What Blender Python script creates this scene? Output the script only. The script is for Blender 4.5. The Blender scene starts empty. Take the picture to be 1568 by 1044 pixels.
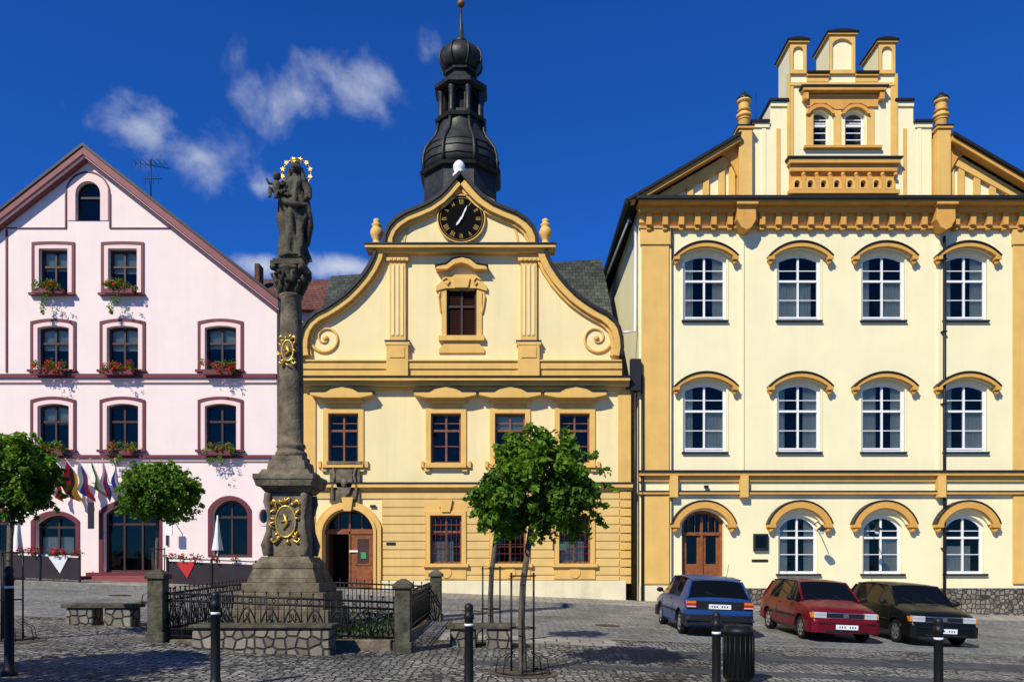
import bpy, bmesh, math, random
from mathutils import Vector, Matrix
from mathutils.geometry import tessellate_polygon
random.seed(7)
sc=bpy.context.scene
D=30.0
def X(px,d=D): return (px-784)/1200*d
def Z(py,d=D): return 1.6+(871-py)/1200*d
def gz(x,y):
    x=max(-40,min(40,x)); y=max(-20,min(31,y))
    return -0.04*x+0.026*(y-12)
# ------------------------------------------------------------ materials
def newmat(name):
    m=bpy.data.materials.new(name); m.use_nodes=True
    nt=m.node_tree; b=nt.nodes['Principled BSDF']; return m,nt,b
def N(nt,t,**k):
    n=nt.nodes.new(t)
    for a,v in k.items():
        if a in n.inputs: n.inputs[a].default_value=v
        else: setattr(n,a,v)
    return n
def mat(name,col,rough=.8,var=.12,scale=2.0,bump=.15,bscale=30,metal=0,streak=0.0,coat=0,spec=.4):
    m,nt,b=newmat(name); L=nt.links.new
    tc=N(nt,'ShaderNodeTexCoord')
    n1=N(nt,'ShaderNodeTexNoise',Scale=scale,Detail=6.0,Roughness=.6); L(tc.outputs['Object'],n1.inputs['Vector'])
    r=N(nt,'ShaderNodeMapRange'); r.inputs[1].default_value=.3;r.inputs[2].default_value=.7
    r.inputs[3].default_value=1-var;r.inputs[4].default_value=1+var*.5
    L(n1.outputs['Fac'],r.inputs[0])
    mx=N(nt,'ShaderNodeVectorMath',operation='SCALE'); mx.inputs[0].default_value=col[:3]
    L(r.outputs[0],mx.inputs['Scale']); out=mx.outputs[0]
    if streak>0:
        mp=N(nt,'ShaderNodeMapping'); mp.inputs['Scale'].default_value=(2.2,2.2,.16); L(tc.outputs['Object'],mp.inputs[0])
        n3=N(nt,'ShaderNodeTexNoise',Scale=1.6,Detail=5.0); L(mp.outputs[0],n3.inputs['Vector'])
        r3=N(nt,'ShaderNodeMapRange'); r3.inputs[1].default_value=.5;r3.inputs[2].default_value=.8
        r3.inputs[3].default_value=0;r3.inputs[4].default_value=streak; L(n3.outputs['Fac'],r3.inputs[0])
        mm=N(nt,'ShaderNodeMix',data_type='RGBA'); L(r3.outputs[0],mm.inputs[0]); L(out,mm.inputs[6])
        mm.inputs[7].default_value=(col[0]*.45,col[1]*.42,col[2]*.4,1); out=mm.outputs[2]
    L(out,b.inputs['Base Color'])
    b.inputs['Roughness'].default_value=rough; b.inputs['Metallic'].default_value=metal
    b.inputs['Specular IOR Level'].default_value=spec
    if coat: b.inputs['Coat Weight'].default_value=coat; b.inputs['Coat Roughness'].default_value=.04
    if bump>0:
        n2=N(nt,'ShaderNodeTexNoise',Scale=bscale,Detail=4.0); L(tc.outputs['Object'],n2.inputs['Vector'])
        bp=N(nt,'ShaderNodeBump',Strength=bump,Distance=.02); L(n2.outputs['Fac'],bp.inputs['Height']); L(bp.outputs[0],b.inputs['Normal'])
    return m
def glassmat(name,tint=(.80,.82,.78)):
    m,nt,b=newmat(name); L=nt.links.new; nt.nodes.remove(b)
    o=nt.nodes['Material Output']
    t=N(nt,'ShaderNodeBsdfTransparent'); t.inputs[0].default_value=(*tint,1)
    g=N(nt,'ShaderNodeBsdfGlossy'); g.inputs['Roughness'].default_value=.02; g.inputs[0].default_value=(1,1,1,1)
    tc=N(nt,'ShaderNodeTexCoord'); n=N(nt,'ShaderNodeTexNoise',Scale=1.3,Detail=1.0); L(tc.outputs['Object'],n.inputs['Vector'])
    bp=N(nt,'ShaderNodeBump',Strength=.25,Distance=.05); L(n.outputs['Fac'],bp.inputs['Height']); L(bp.outputs[0],g.inputs['Normal'])
    lw=N(nt,'ShaderNodeFresnel'); lw.inputs[0].default_value=1.28
    mx=N(nt,'ShaderNodeMixShader'); L(lw.outputs[0],mx.inputs[0]); L(t.outputs[0],mx.inputs[1]); L(g.outputs[0],mx.inputs[2]); L(mx.outputs[0],o.inputs[0])
    return m
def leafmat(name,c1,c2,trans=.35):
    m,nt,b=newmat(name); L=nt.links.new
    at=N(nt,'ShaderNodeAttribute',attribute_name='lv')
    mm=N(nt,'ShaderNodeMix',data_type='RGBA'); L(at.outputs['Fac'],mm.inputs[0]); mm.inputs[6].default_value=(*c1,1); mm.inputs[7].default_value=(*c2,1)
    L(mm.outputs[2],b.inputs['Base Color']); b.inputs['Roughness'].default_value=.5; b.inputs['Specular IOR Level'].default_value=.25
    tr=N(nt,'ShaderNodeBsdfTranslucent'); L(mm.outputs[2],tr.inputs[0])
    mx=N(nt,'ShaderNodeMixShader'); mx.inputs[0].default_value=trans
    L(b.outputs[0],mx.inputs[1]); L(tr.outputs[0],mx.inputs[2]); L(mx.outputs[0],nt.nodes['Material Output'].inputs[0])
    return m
def settmat(name,c1,c2,cj,scale=9.,dirt=.5,bump=.6,brick=None,warm=0):
    m,nt,b=newmat(name); L=nt.links.new
    tc=N(nt,'ShaderNodeTexCoord'); v=tc.outputs['Object']
    nw=N(nt,'ShaderNodeTexNoise',Scale=1.2,Detail=2.0); L(v,nw.inputs['Vector'])
    ad=N(nt,'ShaderNodeMixRGB',blend_type='ADD'); ad.inputs[0].default_value=.12; L(v,ad.inputs[1]); L(nw.outputs['Color'],ad.inputs[2])
    if brick:
        mp=N(nt,'ShaderNodeMapping'); L(ad.outputs[0],mp.inputs[0])
        if brick[3]: mp.inputs['Rotation'].default_value=(math.radians(90),0,0)
        bk=N(nt,'ShaderNodeTexBrick'); L(mp.outputs[0],bk.inputs['Vector'])
        bk.inputs['Scale'].default_value=1.0; bk.inputs['Brick Width'].default_value=brick[0]; bk.inputs['Row Height'].default_value=brick[1]
        bk.inputs['Mortar Size'].default_value=brick[2]; bk.inputs['Color1'].default_value=(*c1,1); bk.inputs['Color2'].default_value=(*c2,1); bk.inputs['Mortar'].default_value=(*cj,1)
        bk.inputs['Bias'].default_value=0
        colo=bk.outputs['Color']; hin=bk.outputs['Fac']; inv=True
    else:
        vo=N(nt,'ShaderNodeTexVoronoi',feature='F1',Scale=scale,Randomness=.5); L(ad.outputs[0],vo.inputs['Vector'])
        ve=N(nt,'ShaderNodeTexVoronoi',feature='DISTANCE_TO_EDGE',Scale=scale,Randomness=.5); L(ad.outputs[0],ve.inputs['Vector'])
        sp=N(nt,'ShaderNodeSeparateColor'); L(vo.outputs['Color'],sp.inputs[0])
        m1=N(nt,'ShaderNodeMix',data_type='RGBA'); L(sp.outputs[0],m1.inputs[0]); m1.inputs[6].default_value=(*c1,1); m1.inputs[7].default_value=(*c2,1)
        r=N(nt,'ShaderNodeMapRange'); r.inputs[1].default_value=.03; r.inputs[2].default_value=.14; L(ve.outputs['Distance'],r.inputs[0])
        m2=N(nt,'ShaderNodeMix',data_type='RGBA'); L(r.outputs[0],m2.inputs[0]); m2.inputs[6].default_value=(*cj,1); L(m1.outputs[2],m2.inputs[7])
        colo=m2.outputs[2]; hin=r.outputs[0]; inv=False
    nd=N(nt,'ShaderNodeTexNoise',Scale=.55,Detail=7.0,Roughness=.65); L(v,nd.inputs['Vector'])
    rd=N(nt,'ShaderNodeMapRange'); rd.inputs[1].default_value=.35; rd.inputs[2].default_value=.68; rd.inputs[3].default_value=1-dirt; rd.inputs[4].default_value=1.15; L(nd.outputs['Fac'],rd.inputs[0])
    sc_=N(nt,'ShaderNodeVectorMath',operation='SCALE'); L(colo,sc_.inputs[0]); L(rd.outputs[0],sc_.inputs['Scale'])
    L(sc_.outputs[0],b.inputs['Base Color']); b.inputs['Roughness'].default_value=.8; b.inputs['Specular IOR Level'].default_value=.25
    bp=N(nt,'ShaderNodeBump',Strength=bump,Distance=.02,invert=inv); L(hin,bp.inputs['Height']); L(bp.outputs[0],b.inputs['Normal'])
    return m
CREAM=mat('cream_stucco',(.90,.80,.47),var=.05,scale=.7,bump=.2,streak=.07)
CREAM2=mat('yellow_cream_stucco',(.87,.70,.34),var=.06,scale=.7,bump=.2,streak=.14)
OCHRE=mat('ochre_stucco',(.68,.35,.07),var=.12,scale=1.5,streak=.25)
OCHRE2=mat('yellow_ochre_rustication',(.74,.49,.16),var=.10,scale=1.2,streak=.2)
OCHREL=mat('light_ochre_trim',(.76,.46,.12),var=.10,scale=1.5,streak=.2)
PINK=mat('pink_stucco',(.88,.72,.64),var=.05,scale=.8,streak=.08)
PINKL=mat('pale_pink_surround',(.86,.62,.55),var=.04,scale=1)
PLINTH=mat('pale_plinth',(.78,.68,.43),var=.12,scale=1.5,streak=.3)
REDTRIM=mat('oxblood_paint',(.14,.020,.026),rough=.55,var=.15)
ROSE=mat('rose_barge_paint',(.24,.065,.06),rough=.6,var=.2)
METAL=mat('dark_sheet_metal',(.022,.020,.020),rough=.5,metal=.3,var=.3)
TINROOF=mat('green_black_copper',(.036,.036,.028),rough=.5,metal=.2,var=.6,scale=3,bump=.4,bscale=10,streak=.5)
TILE=settmat('dark_roof_shingles',(.045,.05,.04),(.10,.11,.08),(.015,.015,.015),brick=(.3,.22,.012,True),dirt=.5)
TILER=settmat('brown_roof_tiles',(.14,.05,.035),(.2,.08,.05),(.03,.02,.02),brick=(.3,.25,.015,True),dirt=.4)
BROWN=mat('brown_window_wood',(.05,.02,.012),rough=.5,var=.3,bump=.1)
WHITE=mat('white_window_paint',(.84,.83,.78),rough=.45,var=.04,bump=0)
OAK=mat('red_brown_door_wood',(.26,.085,.022),rough=.45,var=.4,scale=6,bump=.2)
GLASS=glassmat('window_glass')
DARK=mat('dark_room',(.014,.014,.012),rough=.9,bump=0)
CURT=mat('net_curtain',(.80,.79,.72),rough=.9,var=.1,bump=0)
STONE=mat('weathered_sandstone',(.19,.155,.10),rough=.9,var=.65,scale=3.5,bump=.9,bscale=18,streak=.8,spec=.2)
STONED=mat('dark_weathered_stone',(.09,.08,.05),rough=.8,var=.75,scale=5,bump=1.,bscale=16,streak=.7,spec=.3)
GRANITE=mat('granite',(.21,.20,.17),rough=.85,var=.4,scale=9,bump=.5)
RUBBLE=settmat('rubble_masonry',(.17,.145,.105),(.32,.28,.21),(.05,.045,.04),scale=5.5,dirt=.4,bump=1.)
GOLD=mat('gilding',(.85,.52,.08),rough=.35,metal=.7,var=.25,scale=9,bump=.3)
IRON=mat('black_iron',(.010,.010,.010),rough=.5,metal=.2,var=.3)
SETTS=settmat('granite_setts',(.14,.14,.12),(.38,.36,.30),(.03,.03,.025),scale=8.0,dirt=.58,bump=.9)
PAVE=settmat('pavement_slabs',(.28,.265,.21),(.40,.375,.30),(.10,.10,.09),brick=(.5,.5,.02,False),dirt=.35)
ASPH=settmat('worn_road_setts',(.21,.215,.19),(.30,.30,.265),(.13,.13,.115),scale=6,dirt=.42,bump=.4)
SLABD=settmat('dark_slab_grid',(.05,.055,.055),(.09,.095,.095),(.03,.03,.03),brick=(.4,.4,.015,False),dirt=.3)  # dark gridded colour for the strips laid over the square
EARTH=mat('ground_earth',(.10,.085,.06),var=.4,scale=3,bump=.8)
BARK=mat('bark',(.11,.085,.055),var=.4,scale=12,bump=.9,bscale=30)
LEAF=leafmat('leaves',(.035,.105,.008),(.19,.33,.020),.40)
LEAFD=leafmat('leaves_dark',(.015,.05,.008),(.07,.14,.015))
FLOW=leafmat('red_petals',(.40,.006,.012),(.75,.02,.04),.2)
FLOWP=leafmat('pale_petals',(.6,.45,.6),(.7,.65,.75),.2)
CANVAS=mat('dark_canvas',(.03,.022,.025),rough=.9,var=.3)
CLOTHW=mat('white_cloth',(.75,.74,.70),rough=.9,var=.1)
REDC=mat('red_cloth',(.5,.02,.02),rough=.8)
# ------------------------------------------------------------ mesh builder
def empty(name,loc=(0,0,0)):
    e=bpy.data.objects.new(name,None); sc.collection.objects.link(e); e.location=loc; e.empty_display_size=.3; return e
class M:
    def __init__(s,name,parent=None):
        s.name=name;s.par=parent;s.v=[];s.f=[];s.m=[];s.s=[];s.mats=[]
    def mi(s,mt):
        if mt not in s.mats: s.mats.append(mt)
        return s.mats.index(mt)
    def add(s,vs,fs,mt,smooth=False):
        o=len(s.v); s.v+= [tuple(v) for v in vs]; k=s.mi(mt)
        for f in fs: s.f.append([i+o for i in f]); s.m.append(k); s.s.append(smooth)
    def box(s,x0,x1,y0,y1,z0,z1,mt):
        vs=[(x,y,z) for x in (x0,x1) for y in (y0,y1) for z in (z0,z1)]
        s.add(vs,[(0,1,3,2),(4,6,7,5),(0,4,5,1),(2,3,7,6),(0,2,6,4),(1,5,7,3)],mt)
    def ext(s,loops,a,b,mt,axis='y'):
        def P(u,w,t):
            return (u,t,w) if axis=='y' else ((t,u,w) if axis=='x' else (u,w,t))
        tri=tessellate_polygon([[Vector((u,w,0)) for u,w in l] for l in loops])
        flat=[p for l in loops for p in l]; n=len(flat)
        vs=[P(u,w,a) for u,w in flat]+[P(u,w,b) for u,w in flat]
        fs=[]
        if len(loops)==1 and n<=64:
            fs=[tuple(range(n)),tuple(range(n,2*n))]
        else:
            for t in tri: fs.append(tuple(t)); fs.append(tuple(i+n for i in t))
        o=0
        for l in loops:
            k=len(l)
            for i in range(k):
                j=(i+1)%k; fs.append((o+i,o+j,o+j+n,o+i+n))
            o+=k
        s.add(vs,fs,mt)
    def lathe(s,cx,cy,prof,n,mt,smooth=True,rot=0,sx=1,sy=1):
        vs=[];fs=[]
        for r,z in prof:
            for i in range(n):
                a=2*math.pi*i/n+rot; vs.append((cx+r*sx*math.cos(a),cy+r*sy*math.sin(a),z))
        for k in range(len(prof)-1):
            for i in range(n):
                j=(i+1)%n; fs.append((k*n+i,k*n+j,(k+1)*n+j,(k+1)*n+i))
        fs.append(tuple(range(n))); fs.append(tuple(range((len(prof)-1)*n,len(prof)*n)))
        s.add(vs,fs,mt,smooth)
    def tube(s,pts,r,mt,n=6,closed=False):
        pts=[Vector(p) for p in pts]; rs=r if isinstance(r,(list,tuple)) else [r]*len(pts)
        vs=[];fs=[];m=len(pts)
        for i,p in enumerate(pts):
            if closed: t=pts[(i+1)%m]-pts[(i-1)%m]
            else: t=pts[min(i+1,m-1)]-pts[max(i-1,0)]
            t.normalize(); up=Vector((0,1,0)) if abs(t.y)<.9 else Vector((0,0,1))
            a=t.cross(up).normalized(); b=t.cross(a)
            for k in range(n):
                q=2*math.pi*k/n; vs.append(p+(a*math.cos(q)+b*math.sin(q))*rs[i])
        for i in range(m if closed else m-1):
            i2=(i+1)%m
            for k in range(n):
                j=(k+1)%n; fs.append((i*n+k,i*n+j,i2*n+j,i2*n+k))
        if not closed: fs.append(tuple(range(n))); fs.append(tuple(range((m-1)*n,m*n)))
        s.add(vs,fs,mt,True)
    def ball(s,c,r,mt,sx=1,sy=1,sz=1,n=12,k=8):
        s.lathe(c[0],c[1],[(max(r*math.sin(math.pi*i/k),.001),c[2]+sz*-r*math.cos(math.pi*i/k)) for i in range(k+1)],n,mt,True,0,sx,sy)
    def curtain(s,x0,x1,z0,z1,y,mt,amp=.02):
        n=max(6,int((x1-x0)/.035)); vs=[]
        for i in range(n+1):
            x=x0+(x1-x0)*i/n; yy=y+amp*math.sin(i*1.9+x0*7)
            vs+= [(x,yy,z0),(x,yy,z1)]
        s.add(vs,[(2*i,2*i+2,2*i+3,2*i+1) for i in range(n)],mt,True)
    def done(s,bevel=0,seg=1,fix=True):
        me=bpy.data.meshes.new(s.name); me.from_pydata(s.v,[],s.f)
        for mt in s.mats: me.materials.append(mt)
        me.polygons.foreach_set('material_index',s.m); me.polygons.foreach_set('use_smooth',s.s)
        if fix:
            bm=bmesh.new(); bm.from_mesh(me); bmesh.ops.recalc_face_normals(bm,faces=bm.faces); bm.to_mesh(me); bm.free()
        me.update()
        o=bpy.data.objects.new(s.name,me); sc.collection.objects.link(o)
        if s.par:
            o.parent=s.par; o.matrix_parent_inverse=Matrix.Translation(s.par.location).inverted()
        if bevel:
            b=o.modifiers.new('bevel','BEVEL'); b.width=bevel; b.segments=seg; b.limit_method='ANGLE'; b.angle_limit=math.radians(50)
        return o
def arc(w,rise,n=12):
    if rise<=0: return [(w/2,0),(-w/2,0)]
    R=(w*w/4+rise*rise)/(2*rise); a=math.asin(min(1,w/2/R))
    if rise>w/2: a=math.pi-a
    return [(R*math.sin(a-2*a*i/n),R*math.cos(a-2*a*i/n)-(R-rise)) for i in range(n+1)]
def arch(cx,zb,w,h,rise,n=12):
    return [(cx-w/2,zb),(cx+w/2,zb)]+[(cx+u,zb+h-rise+v) for u,v in arc(w,rise,n)]
def hood(cx,zs,w,rise,t,n=14):
    return [(cx+u,zs+v) for u,v in arc(w,rise,n)]+[(cx+u,zs+v) for u,v in reversed(arc(w+2*t,rise+t,n))]
def ring(P,cx,zb,w,h,rise,t,y0,y1,mt,tb=None):
    tb=t if tb is None else tb
    P.ext([arch(cx,zb-tb,w+2*t,h+t+tb,rise+(t*.3 if rise else 0)),arch(cx,zb,w,h,rise)],y0,y1,mt)
def window(P,cx,zb,w,h,rise,y,fm,fw=.06,cols=2,trans=(.66,),curt=0,bars=0,rec=.16):
    P.ext([arch(cx,zb,w,h,rise),arch(cx,zb+fw,w-2*fw,h-2*fw,rise*.9)],y+rec,y+rec+.08,fm)
    for i in range(1,cols):
        x=cx-w/2+w*i/cols; P.box(x-.035,x+.035,y+rec-.012,y+rec+.07,zb+fw,zb+h-fw-.003,fm)
    for t in trans:
        z=zb+h*t; P.box(cx-w/2+fw,cx+w/2-fw,y+rec-.02,y+rec+.075,z-.04,z+.04,fm)
    zs=[zb+fw]+[zb+h*t for t in trans]+[zb+h-fw-rise*.5]
    for i in range(cols):
        a=cx-w/2+w*i/cols+.04; b=cx-w/2+w*(i+1)/cols-.04
        if bars:
            for k in range(len(zs)-1):
                for q in range(1,bars):
                    z=zs[k]+(zs[k+1]-zs[k])*q/bars; P.box(a,b,y+rec+.018,y+rec+.055,z-.014,z+.014,fm)
    P.ext([arch(cx,zb+fw*.5,w-fw,h-fw,rise)],y+rec+.045,y+rec+.05,GLASS)
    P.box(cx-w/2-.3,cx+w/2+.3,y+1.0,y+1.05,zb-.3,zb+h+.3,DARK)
    r=random.random
    if curt==1:
        P.curtain(cx-w/2,cx-w/2+w*(.20+.2*r()),zb,zb+h,y+rec+.12,CURT); P.curtain(cx+w/2-w*(.2+.22*r()),cx+w/2,zb,zb+h,y+rec+.12,CURT)
    if curt==2: P.curtain(cx-w/2,cx+w/2*(.2+.8*r()),zb,zb+h*(.45+.2*r()),y+rec+.12,CURT)
    if curt==3: P.box(cx-w/2,cx+w/2,y+rec+.11,y+rec+.12,zb+h*(.45+.3*r()),zb+h,CURT)
    if curt==4:
        P.curtain(cx+w*.04,cx+w/2,zb,zb+h*.6,y+rec+.12,CURT); P.curtain(cx-w/2,cx-w*.25,zb,zb+h,y+rec+.14,CURT)
def leaves(name,par,clumps,size,mt,upb=.4):
    vs=[];fs=[];col=[]
    R=random
    for (c,r,n,sh) in clumps:
        for _ in range(n):
            d=Vector((R.gauss(0,1),R.gauss(0,1),R.gauss(0,1))).normalized()*r*(R.random()**.45)
            p=Vector(c)+d
            nn=(d.normalized()*.7+Vector((R.uniform(-1,1),R.uniform(-1,1),R.uniform(-.6,1)+upb))).normalized()
            t=nn.cross(Vector((R.uniform(-1,1),R.uniform(-1,1),R.uniform(-1,1)))).normalized(); b=nn.cross(t)
            s_=size*R.uniform(.6,1.25); o=len(vs)
            vs+= [p-t*s_*.6,p+b*s_*.42-t*s_*.05+nn*s_*.1,p+t*s_*.65-nn*s_*.12,p-b*s_*.42-t*s_*.05+nn*s_*.1]
            fs.append((o,o+1,o+2,o+3)); v=min(1,max(0,sh+R.uniform(-.3,.3))); col+=[v]*4
    me=bpy.data.meshes.new(name); me.from_pydata([tuple(v) for v in vs],[],fs); me.materials.append(mt)
    a=me.attributes.new('lv','FLOAT','POINT'); a.data.foreach_set('value',col); me.update()
    o=bpy.data.objects.new(name,me); sc.collection.objects.link(o)
    if par: o.parent=par; o.matrix_parent_inverse=Matrix.Translation(par.location).inverted()
    return o
# ------------------------------------------------------------ ground
def sheet(name,xs,ys,off,mt):
    m=M(name); n=len(ys)
    vs=[(x,y,gz(x,y)+off) for x in xs for y in ys]
    m.add(vs,[(i*n+j,(i+1)*n+j,(i+1)*n+j+1,i*n+j+1) for i in range(len(xs)-1) for j in range(n-1)],mt)
    return m.done()
sheet('ground',[-500,-40,40,500],[-400,-20,31,600],0,EARTH)
sheet('cobbled_square',[-40,40],[-20,17.2],.004,SETTS)
sheet('road',[-40,40],[17.2,26.6],.004,ASPH)
sheet('dark_ground_strip',[-.9,40],[12.75,13.3],.008,SLABD)
sheet('dark_ground_strip',[2.2,40],[14.5,15.6],.008,SLABD)  # plain dark band across the ground ahead of the parked cars
sheet('paved_path',[-1.5,2.2],[15.9,17.2],.008,PAVE)
def slab(name,x0,x1,y0,y1,h,mt,edge=None):
    m=M(name)
    vs=[(x,y,gz(x,y)+dz) for x in (x0,x1) for y in (y0,y1) for dz in (-.1,h)]
    m.add(vs,[(0,1,3,2),(4,6,7,5),(0,4,5,1),(2,3,7,6),(0,2,6,4),(1,5,7,3)],mt); return m.done()
slab('pavement',-40,40,26.85,30.05,.13,PAVE)
slab('kerb',-40,40,26.6,26.85,.135,GRANITE)
sheet('drain_channel',[-40,40],[17.2,17.5],.008,GRANITE)
for mx_,my_ in ((-1.2,23.5),(2.5,20.5),(-12,24)):
    m=M('manhole_cover'); m.add([(mx_+.33*math.cos(t*math.pi/12),my_+.33*math.sin(t*math.pi/12),gz(mx_+.33*math.cos(t*math.pi/12),my_+.33*math.sin(t*math.pi/12))+.012) for t in range(24)],[tuple(range(24))],METAL); m.done()

# ------------------------------------------------------------ pink house
def pink_house():
    E=empty('pink_gabled_house',(X(135),D,0))
    W=M('walls',E); Wn=M('windows',E); T=M('trim',E)
    y=D; xl,xr=X(-158),X(424)
    outer=[(xl,-1),(xr,-1),(xr,Z(462)),(X(135),Z(238)),(xl,Z(462))]
    holes=[]
    def win(px,y0,y1,rise,curt,wpx=44):
        cx=X(px); zb=Z(y1); h=Z(y0)-zb; w=wpx/40
        holes.append(arch(cx,zb,w,h,rise))
        window(Wn,cx,zb,w,h,rise,y,BROWN,fw=.09,cols=2,trans=(.62,),curt=curt,rec=.18)
        ring(T,cx,zb,w,h,rise,.17,y-.03,y+.02,PINKL,tb=.02)
        T.ext([arch(cx,zb-.02,w+.54,h+.29,rise+.03),arch(cx,zb-.01,w+.33,h+.17,rise+.03)],y-.045,y+.015,REDTRIM)
        T.box(cx-w/2-.32,cx+w/2+.32,y-.18,y+.0,zb-.11,zb-.025,REDTRIM)
    for px in (82,188): win(px,381,449,0,3)
    for px in (-68,82,188,338): win(px,499,566,.08,random.choice([0,3,3]),48)
    for px in (-68,82,188,338): win(px,618,688,.10,random.choice([0,3]),48)
    cx=X(135); holes.append(arch(cx,Z(338),.95,1.5,.47)); window(Wn,cx,Z(338),.95,1.5,.47,y,METAL,fw=.06,cols=1,trans=(.62,),curt=0)
    ring(T,cx,Z(338),.95,1.5,.47,.3,y-.03,y+.02,PINKL,tb=0)
    T.ext([hood(cx,Z(338)+1.03,1.60,.8,.05)],y-.045,y+.015,REDTRIM)
    for sgn in (-1,1):
        xa=cx+sgn*.82
        T.box(min(xa,xa+sgn*.05),max(xa,xa+sgn*.05),y-.045,y+.015,Z(349),Z(338)+1.03,REDTRIM)
        xe=cx+sgn*3.15
        T.box(min(xa,xe),max(xa,xe),y-.04,y+.015,Z(350.5),Z(349),REDTRIM)
    T.box(X(9),X(12),y-.03,y+.01,Z(570),Z(352),REDTRIM)
    gf=[(85,788,850,62,.35),(352,765,852,54,.5),(200,770,876,84,.4),(-10,780,850,60,.3),(-90,780,850,60,.3)]
    for px,y0,y1,wp,ri in gf:
        cx=X(px); zb=Z(y1); h=Z(y0)-zb; w=wp/40
        holes.append(arch(cx,zb,w,h,ri)); window(Wn,cx,zb,w,h,ri,y,BROWN,fw=.09,cols=2 if wp<80 else 3,trans=(.7,),curt=0 if px!=85 else 2,rec=.25)
        ring(T,cx,zb,w,h,ri,.16,y-.03,y+.02,REDTRIM,tb=0)
    cx=X(404); cz=Z(790)
    ov=lambda a,b:[(cx+a*math.cos(t*math.pi/10),cz+b*math.sin(t*math.pi/10)) for t in range(20)]
    holes.append(ov(.17,.27)); T.ext([ov(.27,.38),ov(.17,.27)],y-.03,y+.02,PINKL); Wn.ext([ov(.2,.3)],y+.1,y+.11,GLASS); Wn.box(cx-.4,cx+.4,y+.5,y+.52,cz-.5,cz+.5,DARK)
    W.ext([outer]+holes,y,y+.4,PINK)
    W.box(xl,xl+.4,y+.4,y+13,-1,Z(462),PINK); W.box(xr-.4,xr,y+.4,y+13,-1,Z(462),PINK)
    W.ext([outer],y+13,y+13.3,PINK)
    T.box(xl,xr+.02,y-.15,y,Z(580),Z(573.5),REDTRIM); T.box(xl,xr+.01,y-.08,y,Z(586),Z(580),PINKL)
    T.box(xl,xr+.02,y-.14,y,Z(702),Z(697),REDTRIM); T.box(xl,xr+.01,y-.07,y,Z(706),Z(702),PINKL)
    T.box(xl,xr+.01,y-.05,y,-1,Z(884),ROSE)
    for sgn in (-1,1):
        px=X(135); pe=px+sgn*(X(430)-X(135))
        zt,ze=Z(230),Z(462)
        def strip(a,b,y0,y1,mt): T.ext([[(px,zt-a),(pe,ze-a),(pe,ze-b),(px,zt-b)]],y0,y1,mt)
        strip(-.07,.05,y-.42,y+.3,METAL); strip(.05,.34,y-.38,y-.30,ROSE); strip(.05,.40,y-.30,y-.05,PINKL); strip(.36,.47,y-.2,y-.0,ROSE)
        R=M('roof',E)
        R.add([(px,y-.4,zt+.06),(pe,y-.4,ze+.06),(pe,y+13.6,ze+.06),(px,y+13.6,zt+.06)],[(0,1,2,3)],TILER)
        R.add([(px,y-.3,zt-.3),(pe,y-.3,ze-.3),(pe,y+13.6,ze-.3),(px,y+13.6,zt-.3)],[(0,1,2,3)],TILER); R.done()
    W.done(); Wn.done(); T.done(.008)
    Pp=M('downpipe',E); Pp.tube([(X(427)+.06,y-.08,Z(470)),(X(427)+.06,y-.08,.9)],.06,METAL,8); Pp.done()
    cl=[];fl=[];pl=[];bx=M('flower_boxes',E)
    for px,py in [(82,450),(188,450),(82,573),(188,573),(338,573),(82,695),(188,695),(338,695),(-68,573)]:
        cx=X(px); z=Z(py); bx.box(cx-.55,cx+.55,y-.38,y-.19,z-.1,z+.08,REDTRIM)
        for k in range(13):
            q=(cx+random.uniform(-.6,.6),y-.34+random.uniform(-.1,.1),z+.18+random.uniform(-.12,.18))
            cl.append((q,.16,30,random.uniform(.3,1)))
            if py==573: fl.append(((q[0],q[1]-.12,q[2]+random.uniform(-.1,.08)),.13,16,.5))
            elif random.random()<(.5 if py==450 else .35): fl.append(((q[0],q[1]-.1,q[2]),.10,9,.5))
        if py==450:
            for k in range(4): cl.append(((cx+random.uniform(-.12,.12)-.2,y-.36,z-.2-.2*k),.22-.04*k,36,.6))
            for k in range(7): pl.append(((cx+.25+random.uniform(-.25,.45),y-.3,z-.3-random.uniform(0,.55)),.08,9,.5))
            for k in range(9):
                a=random.uniform(-1.2,1.2); 
                for j in range(5): cl.append(((cx-.2+math.sin(a)*.11*j,y-.36,z+.1+math.cos(a)*.09*j),.035,4,.7))
        elif py==695:
            for k in range(8): pl.append(((cx+.25+random.uniform(-.3,.4),y-.3,z-.3-random.uniform(0,.65)),.08,8,.5))
            for k in range(6): cl.append(((cx+random.uniform(-.5,.4),y-.36,z-.12-random.uniform(0,.3)),.12,18,.6))
        else:
            for k in range(5): pl.append(((cx+.35+random.uniform(-.25,.3),y-.3,z-.3-random.uniform(0,.4)),.07,7,.5))
    bx.done(.01); leaves('window_box_plants',E,cl,.075,LEAF); leaves('window_box_flowers',E,fl,.065,FLOW); leaves('window_box_petunias',E,pl,.055,FLOWP)
    S=M('entrance_steps',E); g=gz(X(190),29)
    for k in range(3): S.box(X(132)+.15*k,X(262)-.15*k,y-1.2+.3*k,y-.06,g-.1,g+.18+.13*k,ROSE if k<2 else REDTRIM)
    S.done(.01)
    S=M('wall_signs',E); S.box(X(143),X(152),y-.4,y-.36,Z(810),Z(770),METAL); S.box(X(262),X(272),y-.5,y-.42,Z(820),Z(803),WHITE); S.box(X(255),X(258),y-.06,y-.04,Z(835),Z(790),METAL)
    S.tube([(X(267),y-.46,Z(803)),(X(267),y-.46,Z(798)),(X(267),y,Z(798))],.02,IRON); S.done()
    A=M('roof_antenna',E); ax,ay=X(220),y+.6
    A.tube([(ax,ay,Z(300)),(ax,ay,Z(232))],.025,IRON)
    A.tube([(ax-.65,ay,Z(236)),(ax+.6,ay+.3,Z(240))],.012,IRON)
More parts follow.
